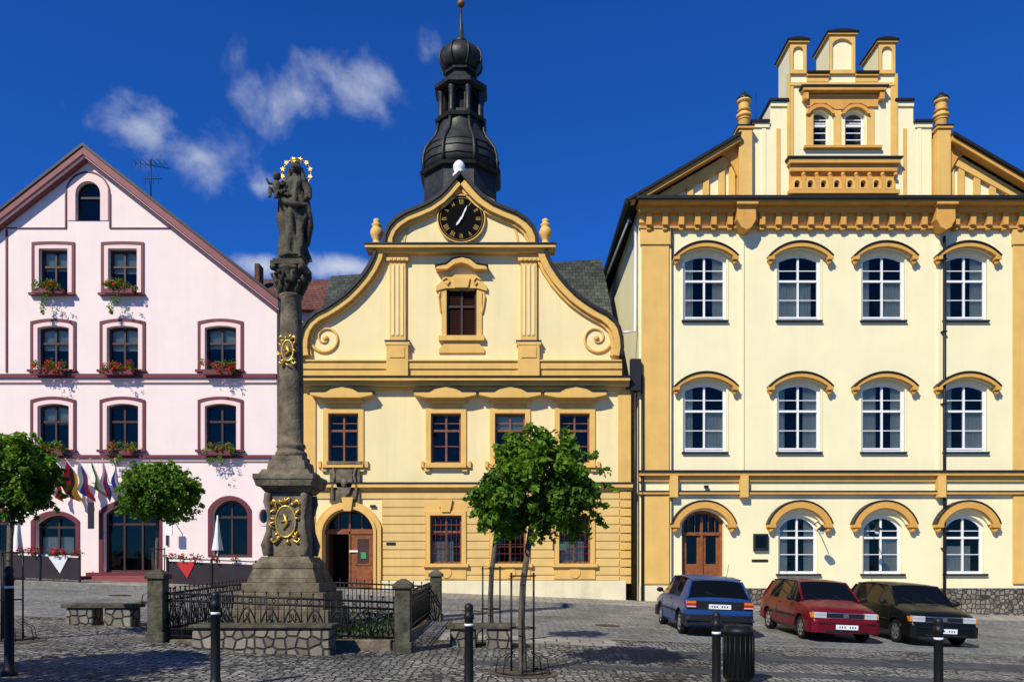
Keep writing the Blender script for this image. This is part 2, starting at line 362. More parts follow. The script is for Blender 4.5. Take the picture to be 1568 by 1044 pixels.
    for k in range(7): xx=ax-.6+.19*k; A.tube([(xx,ay-.3,Z(237)),(xx,ay+.5,Z(237)+.04)],.008,IRON); A.tube([(xx,ay,Z(237)-.14),(xx,ay,Z(237)+.14)],.008,IRON)
    A.tube([(ax-.3,ay,Z(262)),(ax+.35,ay+.2,Z(258))],.012,IRON)
    for k in range(4): xx=ax-.25+.17*k; A.tube([(xx,ay+.05,Z(261)-.22),(xx,ay+.05,Z(261)+.22)],.008,IRON)
    A.done()
    cols=[(.6,.02,.03),(.75,.72,.7),(.02,.25,.08),(.02,.06,.4),(.75,.5,.03),(.02,.02,.02)]
    fm=[mat('flag_cloth_%d'%i,c,rough=.8,var=.05,bump=0) for i,c in enumerate(cols)]
    combos=[(0,1,0),(2,1,0),(0,5,4),(1,3,0),(2,4,1),(1,0,3),(3,1,2)]
    for i in range(7):
        F=M('national_flag'); x=X(100+13.5*i); zz=Z(738)
        dx=(i-3)*.12
        a=Vector((x,y-.02,zz)); b=Vector((x+dx,y-.95,zz+.75)); F.tube([a,b],.018,WHITE,6); F.ball(b,.035,GOLD)
        n=8
        for s_ in range(3):
            vs=[]
            for k in range(n+1):
                for w_ in (s_/3,(s_+1)/3):
                    p=b.lerp(a,.05+.6*w_); t=k/n
                    vs.append((p.x+(.10*math.sin(t*7+w_*5+i)+.22*w_)*t+.2*t*math.sin(i*2.),p.y+.06*math.cos(t*6+w_*7)*t+.15*t*w_,p.z-1.05*t))
            F.add(vs,[(2*k,2*k+1,2*k+3,2*k+2) for k in range(n)],fm[combos[i][s_]],True)
        F.done(fix=False)
pink_house()
# ------------------------------------------------------------ town hall
def town_hall():
    E=empty('baroque_town_hall',(X(706),D,0)); y=D
    W=M('walls',E); Wn=M('windows',E); T=M('trim',E); cxm=706
    mir=lambda p:(2*cxm-p[0],p[1])
    A=[(463,570),(463,548),(461,535),(462,520),(466,505),(474,493),(486,483),(500,476),(516,466),(532,454),(546,440),(558,426),(568,411),(575,396),(577,388)]
    B=[(590,380),(591,366),(597,352),(607,341),(622,331),(640,324),(658,316),(674,305),(686,293),(696,281),(706,270)]
    left=A+B; right=[mir(p) for p in reversed(left[:-1])]
    outl=[(X(p[0]),Z(p[1])) for p in left+right]
    outer=[(X(465),Z(590)),]+outl+[(X(947),Z(590)),(X(958),Z(590)),(X(958),-1),(X(465),-1)]
    holes=[]
    cx=X(707); holes.append(arch(cx,Z(515),46/40,72/40,0))
    zb,h,w=Z(515),1.8,1.15
    for k in range(22): 
        z=zb+.08+k*.077
        Wn.add([(cx-w/2+.06,y+.1,z),(cx+w/2-.06,y+.1,z),(cx+w/2-.06,y+.16,z+.06),(cx-w/2+.06,y+.16,z+.06)],[(0,1,2,3)],BROWN)
    Wn.box(cx-w/2,cx-w/2+.07,y+.06,y+.2,zb,zb+h,BROWN);Wn.box(cx+w/2-.07,cx+w/2,y+.06,y+.2,zb,zb+h,BROWN);Wn.box(cx-.04,cx+.04,y+.06,y+.18,zb,zb+h,BROWN)
    Wn.box(cx-w/2+.07,cx+w/2-.07,y+.055,y+.18,zb+h*.62,zb+h*.62+.07,BROWN); Wn.box(cx-w/2,cx+w/2,y+.21,y+.23,zb,zb+h,DARK)
    ring(T,cx,zb,w,h,0,.2,y-.06,y+.02,OCHREL,tb=0)
    T.box(X(672),X(742),y-.18,y,Z(523),Z(515.3),OCHREL)
    T.ext([[(X(672),Z(535)),(X(684),Z(523)),(X(730),Z(523)),(X(742),Z(535)),(X(742),Z(541)),(X(672),Z(541))]],y-.07,y+.01,OCHREL)
    T.ext([[(X(668),Z(447)),(X(668),Z(440)),(X(676),Z(432)),(X(678),Z(428)),(X(686),Z(422)),(X(728),Z(422)),(X(736),Z(428)),(X(738),Z(432)),(X(746),Z(440)),(X(746),Z(447)),(X(731),Z(443)),(X(683),Z(443))]],y-.12,y,OCHREL)
    T.ext([[(X(668),Z(417)),(X(671),Z(412)),(X(684),Z(410)),(X(694),Z(402)),(X(707),Z(399)),(X(720),Z(402)),(X(730),Z(410)),(X(744),Z(412)),(X(747),Z(417)),(X(728),Z(417)),(X(718),Z(410)),(X(707),Z(407)),(X(696),Z(410)),(X(686),Z(417))]],y-.34,y,OCHREL)
    T.ext([[(X(667),Z(412)),(X(684),Z(409)),(X(694),Z(401)),(X(707),Z(398)),(X(720),Z(401)),(X(730),Z(409)),(X(748),Z(412)),(X(748),Z(410)),(X(730),Z(407)),(X(720),Z(399)),(X(707),Z(396)),(X(694),Z(399)),(X(684),Z(407)),(X(667),Z(410))]],y-.38,y,METAL)
    T.ext([[(X(697),Z(443)),(X(694),Z(428)),(X(720),Z(428)),(X(717),Z(443))]],y-.2,y-.12,OCHREL)
    for a in (-1,1):
        T.tube([(cx+a*.72,y-.14,Z(431)),(cx+a*.55,y-.16,Z(427)),(cx+a*.45,y-.16,Z(433)),(cx+a*.53,y-.16,Z(438)),(cx+a*.6,y-.16,Z(434))],.03,OCHREL)
        T.tube([(cx+a*.82,y-.06,Z(448)),(cx+a*.88,y-.06,Z(455)),(cx+a*.84,y-.06,Z(468)),(cx+a*.78,y-.05,Z(480))],.04,OCHREL)
    for i,px in enumerate((526,683,781,880)):
        cx=X(px); zb=Z(709); h=Z(633)-zb; w=46/40; holes.append(arch(cx,zb,w,h,0))
        window(Wn,cx,zb,w,h,0,y,OAK,fw=.07,cols=2,trans=(.66,),curt=[0,0,3,0][i],bars=2,rec=.12)
        ring(T,cx,zb,w,h,0,.20,y-.06,y+.02,OCHREL,tb=0)
        T.box(cx-.78,cx+.78,y-.2,y,Z(716.5),Z(709.3),OCHREL); T.box(cx-.82,cx-.62,y-.12,y,Z(722),Z(716.5),OCHREL); T.box(cx+.62,cx+.82,y-.12,y,Z(722),Z(716.5),OCHREL)
        for a in (-1,1): T.box(cx+a*.9-.06,cx+a*.9+.06,y-.11,y,Z(716),Z(706),OCHREL)
        T.box(cx-.62,cx+.62,y-.05,y,Z(628),Z(618),OCHREL)
        T.ext([[(cx-.82,Z(618)),(cx-.74,Z(612)),(cx+.74,Z(612)),(cx+.82,Z(618))]],y-.15,y-.0,OCHREL)
        T.ext([[(cx-1.18,Z(608)),(cx-1.16,Z(603)),(cx-.62,Z(603)),(cx-.4,Z(598)),(cx,Z(595)),(cx+.4,Z(598)),(cx+.62,Z(603)),(cx+1.16,Z(603)),(cx+1.18,Z(608)),(cx+.7,Z(612)),(cx-.7,Z(612))]],y-.42,y,OCHREL)
        T.ext([[(cx-1.2,Z(603)),(cx-.62,Z(603)),(cx-.4,Z(598)),(cx,Z(595)),(cx+.4,Z(598)),(cx+.62,Z(603)),(cx+1.2,Z(603)),(cx+1.2,Z(601)),(cx+.6,Z(601)),(cx+.4,Z(596)),(cx,Z(593)),(cx-.4,Z(596)),(cx-.6,Z(601)),(cx-1.2,Z(601))]],y-.46,y+.0,METAL)
    gw=(683,781,880)
    for i,px in enumerate(gw):
        cx=X(px); zb=Z(862); h=Z(789)-zb; w=48/40; holes.append(arch(cx,zb,w,h,0))
        window(Wn,cx,zb,w,h,0,y,OAK,fw=.07,cols=2,trans=(.66,),curt=[2,0,2][i],bars=2,rec=.12)
        for k in range(1,6): xx=cx-w/2+w*k/6; Wn.tube([(xx,y+.04,zb),(xx,y+.04,zb+h)],.012,REDTRIM,4)
        for k in range(1,5): zz=zb+h*k/5; Wn.tube([(cx-w/2,y+.03,zz),(cx+w/2,y+.03,zz)],.012,REDTRIM,4)
        ring(T,cx,zb,w,h,0,.17,y-.1,y+.02,OCHREL,tb=0)
        T.box(cx-.86,cx+.86,y-.2,y,Z(868),Z(862.4),OCHREL); T.box(cx-.78,cx+.78,y-.09,y,Z(886),Z(868),OCHREL)
        dz=Z(876); T.ext([[(cx+.22*math.cos(t*math.pi/8),dz+.22*math.sin(t*math.pi/8)) for t in range(16)]],y-.12,y-.09,OCHREL)
        T.ext([[(cx-.16,Z(784)),(cx-.26,Z(765)),(cx+.26,Z(765)),(cx+.16,Z(784))]],y-.16,y-.0,OCHREL)
        T.ext([[(cx-.82,Z(784)),(cx-.86,Z(768)),(cx-.3,Z(768)),(cx-.2,Z(784))]],y-.06,y-.0,OCHREL);T.ext([[(cx+.82,Z(784)),(cx+.86,Z(768)),(cx+.3,Z(768)),(cx+.2,Z(784))]],y-.06,y-.0,OCHREL)
    dx=X(534); dzb=Z(905); dw=1.95; dh=Z(779)-dzb; holes.append(arch(dx,dzb,dw,dh,.85))
    ring(T,dx,dzb,dw,dh,.85,.28,y-.14,y+.02,OCHREL,tb=0); ring(T,dx,dzb,dw,dh,.85,.1,y-.2,y-.14,OCHREL,tb=0)
    T.ext([[(dx-.14,Z(783)),(dx-.22,Z(762)),(dx+.22,Z(762)),(dx+.14,Z(783))]],y-.28,y-.2,OCHREL)
    Dm=M('entrance_door',E)
    Dm.box(dx+.02,dx+dw/2,y+.30,y+.38,dzb,dzb+2.2,OAK)
    Dm.box(dx-dw/2+.02,dx-dw/2+.10,y+.4,y+1.3,dzb,dzb+2.2,OAK)
    Dm.box(dx-dw/2,dx+dw/2,y+.26,y+.4,dzb+2.2,dzb+2.32,OAK)
    Dm.box(dx-.05,dx+.02,y+.26,y+.34,dzb,dzb+3.1,OAK)
    for z0,z1 in ((.15,.8),(1.0,2.1)):
        c=dx+.5; Dm.box(c-.3,c+.3,y+.27,y+.32,dzb+z0,dzb+z1,OAK); Dm.box(c-.22,c+.22,y+.255,y+.27,dzb+z0+.08,dzb+z1-.08,BROWN if z0>.5 else OAK)
    Dm.box(dx+.42,dx+.62,y+.23,y+.25,dzb+1.25,dzb+1.5,mat('green_notice',(.03,.3,.1),bump=0)); Dm.box(dx-.03,dx+.3,y+.235,y+.25,dzb+1.5,dzb+1.58,WHITE)
    Dm.ext([arch(dx,dzb+2.32,dw,.85,.8),arch(dx,dzb+2.40,dw-.2,.68,.66)],y+.28,y+.36,OAK)
    for a in (-.45,.45): Dm.box(dx+a-.03,dx+a+.03,y+.30,y+.35,dzb+2.36,dzb+2.98,OAK)
    Dm.ext([arch(dx,dzb+2.3,dw,.85,.8)],y+.37,y+.38,GLASS); Dm.box(dx-1.2,dx+1.2,y+1.9,y+1.93,dzb,dzb+3.4,DARK)
    Dm.done(.006)
    W.ext([outer]+holes,y,y+.4,CREAM2)
    xl,xr=X(465),X(958)
    W.box(xl,xl+.4,y+.4,y+13,-1,Z(592),CREAM2); W.box(xr-.4,xr,y+.4,y+13,-1,Z(592),CREAM2); W.box(xl,xr,y+13,y+13.4,-1,Z(592),CREAM2)
    Rr=M('rustication',E); top=751; hgt=12.9
    zones=[(X(534)-1.27,X(534)+1.27,Z(905),Z(766))]+[(X(p)-.78,X(p)+.78,Z(886),Z(787)) for p in gw]
    k=0
    while top+hgt*k<886:
        z1=Z(top+hgt*k+.9); z0=Z(min(top+hgt*(k+1)-.4,888)); segs=[(X(478),X(948))]
        for a,b,za,zc in zones:
            if z0<zc and z1>za:
                ns=[]
                for s0,s1 in segs:
                    if b<=s0 or a>=s1: ns.append((s0,s1)); continue
                    if a>s0: ns.append((s0,a))
                    if b<s1: ns.append((b,s1))
                segs=ns
        for s0,s1 in segs: Rr.box(s0,s1,y-.05,y+.01,z0,z1,OCHRE2)
        k+=1
    Rr.done(.012)
    P=M('plinth',E)
    for a,b in ((X(465),X(534)-1.27),(X(534)+1.27,X(958))): P.box(a,b,y-.105,y,-1,Z(888.5),PLINTH)
    P.done(.01)
    Q=M('quoins',E)
    for k in range(11):
        Q.box(X(949),X(966),y-.09,y+.3,Z(752+hgt*(k+1)-.8),Z(752+hgt*k+.8),OCHREL)
    Q.box(X(946),X(966),y-.06,y+.3,Z(738.5),Z(597),OCHREL); Q.box(X(466),X(484),y-.06,y,Z(738.5),Z(597),OCHREL); Q.done(.01)
    T.box(X(465),X(968),y-.24,y,Z(747),Z(741),OCHREL); T.box(X(465),X(968),y-.28,y,Z(741),Z(739),METAL); T.box(X(465),X(968),y-.12,y,Z(751),Z(747),OCHREL)
    T.box(X(462),X(952),y-.14,y,Z(566),Z(555),OCHREL) ;T.box(X(462),X(952),y-.09,y,Z(580),Z(566),OCHREL)
    T.box(X(460),X(962),y-.50,y,Z(587),Z(582),OCHREL);T.box(X(460),X(962),y-.3,y,Z(593),Z(587),OCHREL); T.box(X(458),X(964),y-.55,y,Z(582),Z(580),METAL); T.box(X(462),X(952),y-.12,y,Z(599),Z(593),OCHREL)
    T.box(X(462),X(952),y-.2,y,Z(555),Z(552.5),OCHREL)
    for a in (597,797):
        b=a+25
        T.box(X(a),X(b),y-.12,y,Z(525),Z(402),OCHREL)
        for k in range(3): T.box(X(a+3.5+7*k),X(a+7.5+7*k),y-.15,y-.12,Z(515),Z(408),CREAM2)
        T.box(X(a-6),X(b+6),y-.24,y,Z(531),Z(525),OCHREL); T.box(X(a-7),X(b+7),y-.27,y,Z(525),Z(523.5),METAL)
        T.box(X(a-4),X(b+4),y-.22,y,Z(580),Z(531),OCHREL); T.box(X(a+1),X(b-1),y-.25,y-.22,Z(550),Z(534),OCHREL)
        T.box(X(a-4),X(b+4),y-.19,y,Z(402),Z(396),OCHREL); T.box(X(a-3),X(b+3),y-.16,y,Z(396),Z(391),OCHREL)
        for k in range(4): T.box(X(a+1+6.4*k),X(a+4.8+6.4*k),y-.22,y-.19,Z(401.5),Z(397.5),OCHREL)
    T.box(X(566),X(846),y-.3,y,Z(391),Z(386),OCHREL); T.box(X(562),X(850),y-.46,y+.35,Z(386),Z(381.5),OCHREL); T.box(X(561),X(851),y-.50,y+.38,Z(381.5),Z(379),METAL)
    def coping(pts,w_in,y0,y1,mt,shift=0,rev=False):
        P2=[Vector((X(a),Z(b),0)) for a,b in pts]; n=len(P2)
        nrm=[]
        for i in range(n):
            t=(P2[min(i+1,n-1)]-P2[max(i-1,0)]).normalized(); nrm.append(Vector((t.y,-t.x,0))*(-1 if rev else 1))
        o=[P2[i]+nrm[i]*shift for i in range(n)]; q=[P2[i]+nrm[i]*(shift+w_in) for i in range(n)]
        for i in range(n-1):
            T.ext([[(o[i].x,o[i].y),(o[i+1].x,o[i+1].y),(q[i+1].x,q[i+1].y),(q[i].x,q[i].y)]],y0,y1,mt)
    for seg in (A[1:],B):
        for rv,pts in ((False,seg),(True,[mir(p) for p in seg])):
            coping(pts,.13,y-.38,y+.45,METAL,-.07,rv); coping(pts,.24,y-.28,y+.0,OCHREL,.06,rv); coping(pts,.1,y-.14,y,OCHREL,.30,rv)
    for c,sg in ((499,1),(913,-1)):
        pts=[]
        for k in range(42):
            t=k/41; a=math.radians(90+ -620*t) ; r=.66*(1-t)**.8+.03
            pts.append((X(c)+sg*-r*math.cos(a)*1.0,y-.03,Z(518)+r*math.sin(a)))
        T.tube(pts,[.075*(1-k/60) for k in range(42)],OCHREL,8); T.ball((X(c),y-.03,Z(518)),.11,OCHREL,sy=.8)
    T.ext([hood(X(706),Z(375),4.3,2.0,.09,20)],y-.03,y+.01,OCHREL)
    W.done(); Wn.done(); T.done(.006)
    for c in (577,835):
        U=M('urn_finial',E); x=X(c)
        pf=[(8,379),(8,374),(5,372),(5,369),(8,364),(10,357),(8,352),(5.5,349),(7.5,347),(7.5,345),(4,343),(5,341),(5,338),(2,336)]
        U.box(x-.24,x+.24,y-.3,y+.2,Z(382)+.09,Z(376.5),OCHREL)
        U.lathe(x,y-.05,[(r/40,Z(q)) for r,q in pf],16,OCHREL); U.done()
    U=M('peak_finial',E); U.lathe(X(703),y,[(r/40,Z(q)) for r,q in [(9,272),(10,268),(6,266),(9,260),(9,254),(6,249),(2,246)]],16,WHITE); U.done()
    C=M('clock_face',E); cx,cz=X(706.5),Z(337)
    circ=lambda r,n=48:[(cx+r*math.cos(2*math.pi*k/n),cz+r*math.sin(2*math.pi*k/n)) for k in range(n)]
    BLK=mat('clock_black',(.003,.003,.003),rough=.9,bump=0,spec=.1); GP=mat('clock_gold_paint',(.62,.38,.07),rough=.7,bump=0,spec=.2)
    C.ext([circ(.88)],y-.10,y,BLK); C.ext([circ(.92),circ(.88)],y-.14,y,OCHREL); C.ext([circ(.81),circ(.80)],y-.112,y-.10,GP)
    nums=['XII','I','II','III','IIII','V','VI','VII','VIII','IX','X','XI']
    for k,s_ in enumerate(nums):
        a=-2*math.pi*k/12; ux,uz=-math.sin(a),math.cos(a); tx,tz=math.cos(a),math.sin(a)
        wd=sum({'I':.048,'V':.085,'X':.085}[c] for c in s_); p=-wd/2
        def stroke(u0,v0,u1,v1,th=.009):
            A0=Vector((cx+tx*u0+ux*v0,cz+tz*u0+uz*v0)); A1=Vector((cx+tx*u1+ux*v1,cz+tz*u1+uz*v1)); d=(A1-A0).normalized(); n_=Vector((-d.y,d.x))*th
            C.ext([[tuple(A0+n_),tuple(A1+n_),tuple(A1-n_),tuple(A0-n_)]],y-.112,y-.10,GP)
        for c in s_:
            if c=='I': stroke(p+.024,.56,p+.024,.74,.0075); p+=.048
            if c=='V': stroke(p+.01,.74,p+.04,.56,.008); stroke(p+.075,.74,p+.04,.56,.004); p+=.085
            if c=='X': stroke(p+.01,.74,p+.075,.56,.008); stroke(p+.075,.74,p+.01,.56,.004); p+=.085
    def hand(ang,l,w,yy):
        a=math.radians(-ang); d=Vector((-math.sin(a),math.cos(a))); n_=Vector((-d.y,d.x)); c=Vector((cx,cz))
        C.ext([[tuple(c-d*.15+n_*w*.5),tuple(c+d*l*.7+n_*w),tuple(c+d*l),tuple(c+d*l*.7-n_*w),tuple(c-d*.15-n_*w*.5)]],yy-.01,yy,WHITE)
    hand(25,.55,.030,y-.13); hand(215,.34,.04,y-.15); C.ext([circ(.045,16)],y-.17,y-.10,WHITE); C.done()
    A_=M('coat_of_arms_relief',E); x=X(529)
    A_.box(X(506),X(552),y-.14,y,Z(770),Z(712),STONE); A_.box(X(502),X(556),y-.22,y,Z(712),Z(707),STONE)
    A_.ext([[(x-.3,Z(722)),(x+.3,Z(722)),(x+.32,Z(742)),(x+.2,Z(755)),(x,Z(763)),(x-.2,Z(755)),(x-.32,Z(742))]],y-.24,y-.14,STONE)
    A_.ball((x,y-.2,Z(740)),.13,STONE,sz=1.5)
    for a in (-1,1):
        A_.tube([(x+a*.42,y-.16,Z(765)),(x+a*.46,y-.2,Z(745)),(x+a*.36,y-.2,Z(728)),(x+a*.44,y-.18,Z(716))],[.05,.07,.06,.04],STONE)
    A_.done(.01)
    R=M('roof',E); ze=Z(588); zr=16.3; yr=37.2
    a=(X(455),y+.45,ze);b=(X(963),y+.45,ze);c=(X(963),y+14,ze);d=(X(455),y+14,ze); r1=(X(505,37),yr,15.5); r2=(X(958)-.1,yr,zr)
    R.add([a,b,c,d,r1,r2],[(0,1,5,4),(2,3,4,5),(3,0,4),(1,2,5)],TILE)
    R.add([(X(590),y+.4,Z(392)),(X(822),y+.4,Z(392)),(X(800),y+5,15.2),(X(612),y+5,15.2),(X(706),y+.4,Z(285)),(X(706),y+5,15.9)],[(0,4,5,3),(4,1,2,5)],TINROOF)
    R.done()
    S=M('street_signs',E); S.box(X(592),X(606),y-.08,y-.05,Z(834),Z(830),METAL); S.box(X(567),X(576),y-.08,y-.05,Z(777),Z(773),METAL)
    S.box(X(846),X(868),y-.08,y-.05,Z(842),Z(832),mat('noticeboard_green',(.05,.10,.06))); S.done()
    return E
town_hall()
# ------------------------------------------------------------ tower
def tower():
    d=35.; cx=(706-784)/1200*d; E=empty('clock_tower_spire',(cx,d,0)); k=d/1200
    f=lambda L:[(r*k,Z(q,d)) for r,q in L]
    R8=math.pi/8
    B=M('bell_roof',E)
    B.lathe(cx,d,f([(60,420),(58,282),(64,280),(66,276),(60,274)]),8,TINROOF,False,R8)
    B.lathe(cx,d,f([(57,274),(59,262),(58,250),(55,239),(48,228),(41,219),(37,210),(35,200),(35,194)]),16,TINROOF,True,R8)
    B.lathe(cx,d,f([(40,196),(42,192),(38,189),(33,189)]),8,TINROOF,False,R8)
    prof=f([(58.5,274),(60.5,262),(59.5,250),(56.5,239),(49.5,228),(42.5,219),(38.5,210),(36.5,196)])
    for i in range(8):
        a=R8+i*math.pi/4; B.tube([(cx+r*math.cos(a),d+r*math.sin(a),z) for r,z in prof],.07,TINROOF,5)
    for zq in (262,250,239):
        rr=[q for q in prof if abs(q[1]-Z(zq,d))<.01][0][0]-.03
        B.tube([(cx+rr*math.cos(i*math.pi/8+R8),d+rr*math.sin(i*math.pi/8+R8),Z(zq,d)) for i in range(16)],.03,TINROOF,4,True)
    B.lathe(cx,d,f([(22,190),(22,148)]),8,DARK,False,R8)
    for i in range(8):
        a=R8+i*math.pi/4; r=32*k; x,y=cx+r*math.cos(a),d+r*math.sin(a)
        B.lathe(x,y,f([(5.5,190),(4.3,184),(4.3,156),(5.5,152),(5.5,148)]),8,TINROOF)
        a2=a+math.pi/8; r2=30*k*math.cos(R8); c=Vector((cx+r2*math.cos(a2),d+r2*math.sin(a2),0)); t=Vector((-math.sin(a2),math.cos(a2),0)); nn=Vector((math.cos(a2),math.sin(a2),0))
        hw=11*k; zb,zt=Z(190,d),Z(148,d); lo=arch(0,zb,hw*2,zt-zb,0); li=arch(0,zb+.25,hw*1.15,(zt-zb)*.72,hw*.55)
        tri=tessellate_polygon([[Vector((u,w,0)) for u,w in l] for l in (lo,li)]); fl=lo+li
        vs=[c+t*u+Vector((0,0,w)) for u,w in fl]+[c-nn*.12+t*u+Vector((0,0,w)) for u,w in fl]; n=len(fl)
        fs=[tuple(q) for q in tri]+[tuple(j+n for j in q) for q in tri]; o=len(lo); q=len(li)
        fs+=[(o+j,o+(j+1)%q,o+(j+1)%q+n,o+j+n) for j in range(q)]
        B.add(vs,fs,TINROOF)
    B.lathe(cx,d,f([(36,149),(42,146),(43,141),(37,138),(31,132),(24,127),(21,122),(21,118),(25,118),(26,115),(22,113)]),8,TINROOF,False,R8)
    B.lathe(cx,d,f([(20,114),(26,110),(31,104),(33,96),(32,88),(27,80),(18,75),(9,72),(7,68),(9,66),(9,63),(5,61),(3,45),(2,30),(1.3,12)]),16,TINROOF,True,R8)
    prof=f([(21,114),(27,110),(32.2,104),(34.2,96),(33,88),(28,80),(19,75)])
    for i in range(8):
        a=R8+i*math.pi/4; B.tube([(cx+r*math.cos(a),d+r*math.sin(a),z) for r,z in prof],.045,TINROOF,5)
    B.ball((cx,d,Z(6,d)),6*k,OAK); B.tube([(cx,d,Z(6,d)),(cx,d,Z(-24,d))],.03,GOLD); B.tube([(cx-.3,d,Z(-14,d)),(cx+.3,d,Z(-14,d))],.03,GOLD)
    B.done()
tower()
# ------------------------------------------------------------ school (right building)
def school():
    E=empty('stepped_gable_school',(X(1287),D,0)); y=D; C=1287
    W=M('walls',E); Wn=M('windows',E); T=M('trim',E)
    xl,xr=X(978),X(1596)
    holes=[]
    cols=[1079,1223,1352,1478]; seq=[1,4,2,1,4,1,1,4]; si=0
    for ci,px in enumerate(cols+[]):
        for (y0,y1) in ((389,491),(587,692)):
            cx=X(px); zb=Z(y1); h=Z(y0)-zb; w=66/40; holes.append(arch(cx,zb,w,h,.2))
            window(Wn,cx,zb,w,h,.2,y,WHITE,fw=.10,cols=2,trans=(.60,),curt=seq[si],bars=2,rec=.10); si+=1
            Wn.box(cx-w/2+.10,cx+w/2-.10,y+.08,y+.16,zb+.10,zb+.17,WHITE)
            T.box(cx-w/2-.06,cx+w/2+.06,y-.12,y+.08,zb-.06,zb,METAL)
            ring(T,cx,zb,w,h,.2,.08,y-.03,y+.02,CREAM,tb=0)
            zs=Z(y0+7)
            T.ext([hood(cx,zs,w+.42,.36,.16)],y-.28,y,OCHRE); T.ext([hood(cx,zs,w+.24,.33,.09)],y-.12,y,CREAM)
            T.ext([hood(cx,zs+.01,w+.74,.52,.05)],y-.33,y,METAL)
            for a in (-1,1):
                c=cx+a*(w/2+.29); T.box(c-.11,c+.11,y-.29,y,zs-.13,zs,OCHRE); T.ball((c,y-.14,zs-.2),.085,OCHRE,sz=1.3)
        if ci:
            cx=X(px-1); zb=Z(878); h=Z(789)-zb; w=1.5; holes.append(arch(cx,zb,w,h,.42))
            window(Wn,cx,zb,w,h,.42,y,WHITE,fw=.10,cols=2,trans=(.62,),curt=[0,1,4,2][ci],bars=2,rec=.14)
            T.box(cx-w/2-.1,cx+w/2+.1,y-.12,y+.12,zb-.07,zb,METAL)
        else:
            cx=X(1076); zb=Z(893); h=Z(781)-zb; w=1.6; holes.append(arch(cx,zb,w,h,.4))
            Dr=M('school_door',E)
            Dr.ext([arch(cx,zb,w,h,.4),arch(cx,zb+.0+.05,w-.24,h-.17,.33)],y+.2,y+.32,OAK)
            Dr.box(cx-.05,cx+.05,y+.18,y+.3,zb+.05,zb+h-.25,OAK); Dr.box(cx-.7,cx+.7,y+.17,y+.3,zb+1.85,zb+1.97,OAK)
            for a in (-1,1):
                c=cx+a*.37; Dr.box(c-.32,c+.32,y+.26,y+.30,zb+.05,zb+.75,OAK); Dr.box(c-.22,c+.22,y+.245,y+.26,zb+.15,zb+.65,OAK)
                Dr.box(c-.32,c-.2,y+.25,y+.3,zb+.75,zb+1.85,OAK); Dr.box(c+.2,c+.32,y+.25,y+.3,zb+.75,zb+1.85,OAK)
            for k in range(-2,3): Dr.tube([(cx+.26*k,y+.2,zb+2),(cx+.26*k,y+.2,zb+h-.15)],.02,OAK,4)
            Dr.ext([arch(cx,zb+.7,w-.1,h-.8,.4)],y+.29,y+.295,GLASS); Dr.box(cx-1,cx+1,y+1,y+1.03,zb,zb+h+.2,DARK)
            Dr.done(.006)
        cx=X(px-1 if ci else 1076); zs=Z(803)
        T.ext([hood(cx,zs,1.9,.62,.26)],y-.28,y,OCHRE); T.ext([hood(cx,zs,1.68,.55,.11)],y-.12,y,CREAM); T.ext([hood(cx,zs+.01,2.42,.88,.04)],y-.32,y,METAL)
        for a in (-1,1):
            c=cx+a*1.08; T.box(c-.15,c+.15,y-.29,y,zs-.12,zs,OCHRE); T.ball((c,y-.14,zs-.2),.11,OCHRE,sz=1.2)
    outer=[(xl,-2),(xr,-2),(xr,Z(318)),(X(1440),Z(226)),(X(1134),Z(226)),(xl,Z(318))]
    W.ext([outer]+holes,y,y+.4,CREAM)
    W.box(xl,xl+.4,y+.4,y+14,-2,Z(318),CREAM); W.box(xr-.4,xr,y+.4,y+14,-2,Z(318),CREAM); W.ext([outer],y+14,y+14.3,CREAM)
    G=M('stepped_gable',E)
    gh=[]
    for px in (1253,1307):
        cx=X(px); zb=Z(227); h=Z(172)-zb; w=30/40; gh.append(arch(cx,zb,w,h,.2))
        window(Wn,cx,zb,w,h,.2,y-.12,WHITE,fw=.07,cols=1,trans=(.62,),curt=0,bars=3,rec=.14)
        T.ext([hood(cx,Z(180),.85,.25,.12)],y-.26,y-.12,OCHRE)
    W1=[(X(1150),Z(312)),(X(1150),Z(192)),(X(1178),Z(192)),(X(1178),Z(160)),(X(1207),Z(160)),(X(1207),Z(72)),(X(1232),Z(72)),(X(1232),Z(118)),(X(1267),Z(118)),(X(1267),Z(60)),(X(1306),Z(60)),(X(1306),Z(118)),(X(1342),Z(118)),(X(1342),Z(72)),(X(1367),Z(72)),(X(1367),Z(160)),(X(1396),Z(160)),(X(1396),Z(192)),(X(1424),Z(192)),(X(1424),Z(312))]
    G.ext([W1]+gh,y-.12,y+1.1,CREAM)
    for px in (1253,1307): G.box(X(px)-.37,X(px)+.37,y+.8,y+.85,Z(227),Z(172),DARK)
    for a,b,t in ((1207,1232,72),(1267,1306,60),(1342,1367,72)):
        G.box(X(a)-.08,X(b)+.08,y-.27,y+1.2,Z(t),Z(t-3.5),OCHRE); 
        xm=(X(a)+X(b))/2
        G.ext([[(X(a)-.12,Z(t-3.5)),(X(b)+.12,Z(t-3.5)),(X(b)+.12,Z(t-5)),(xm+.1,Z(t-8)),(xm-.1,Z(t-8)),(X(a)-.12,Z(t-5))]],y-.32,y+1.24,METAL)
        G.ext([[(X(a),Z(118)),(X(b),Z(118)),(X(b),Z(t)),(X(a),Z(t))],arch(xm,Z(112),(b-a-9)/40,(112-t-5)/40,.2)],y-.21,y-.12,OCHREL)
    for a,b in ((1232,1267),(1306,1342)):
        G.box(X(a)+.01,X(b)-.01,y-.24,y+1.14,Z(122),Z(118),OCHRE); G.box(X(a)+.01,X(b)-.01,y-.3,y+1.16,Z(118),Z(115.5),METAL)
        G.box(X(a+1),X(b-1),y-.18,y-.12,Z(130),Z(122),OCHREL)
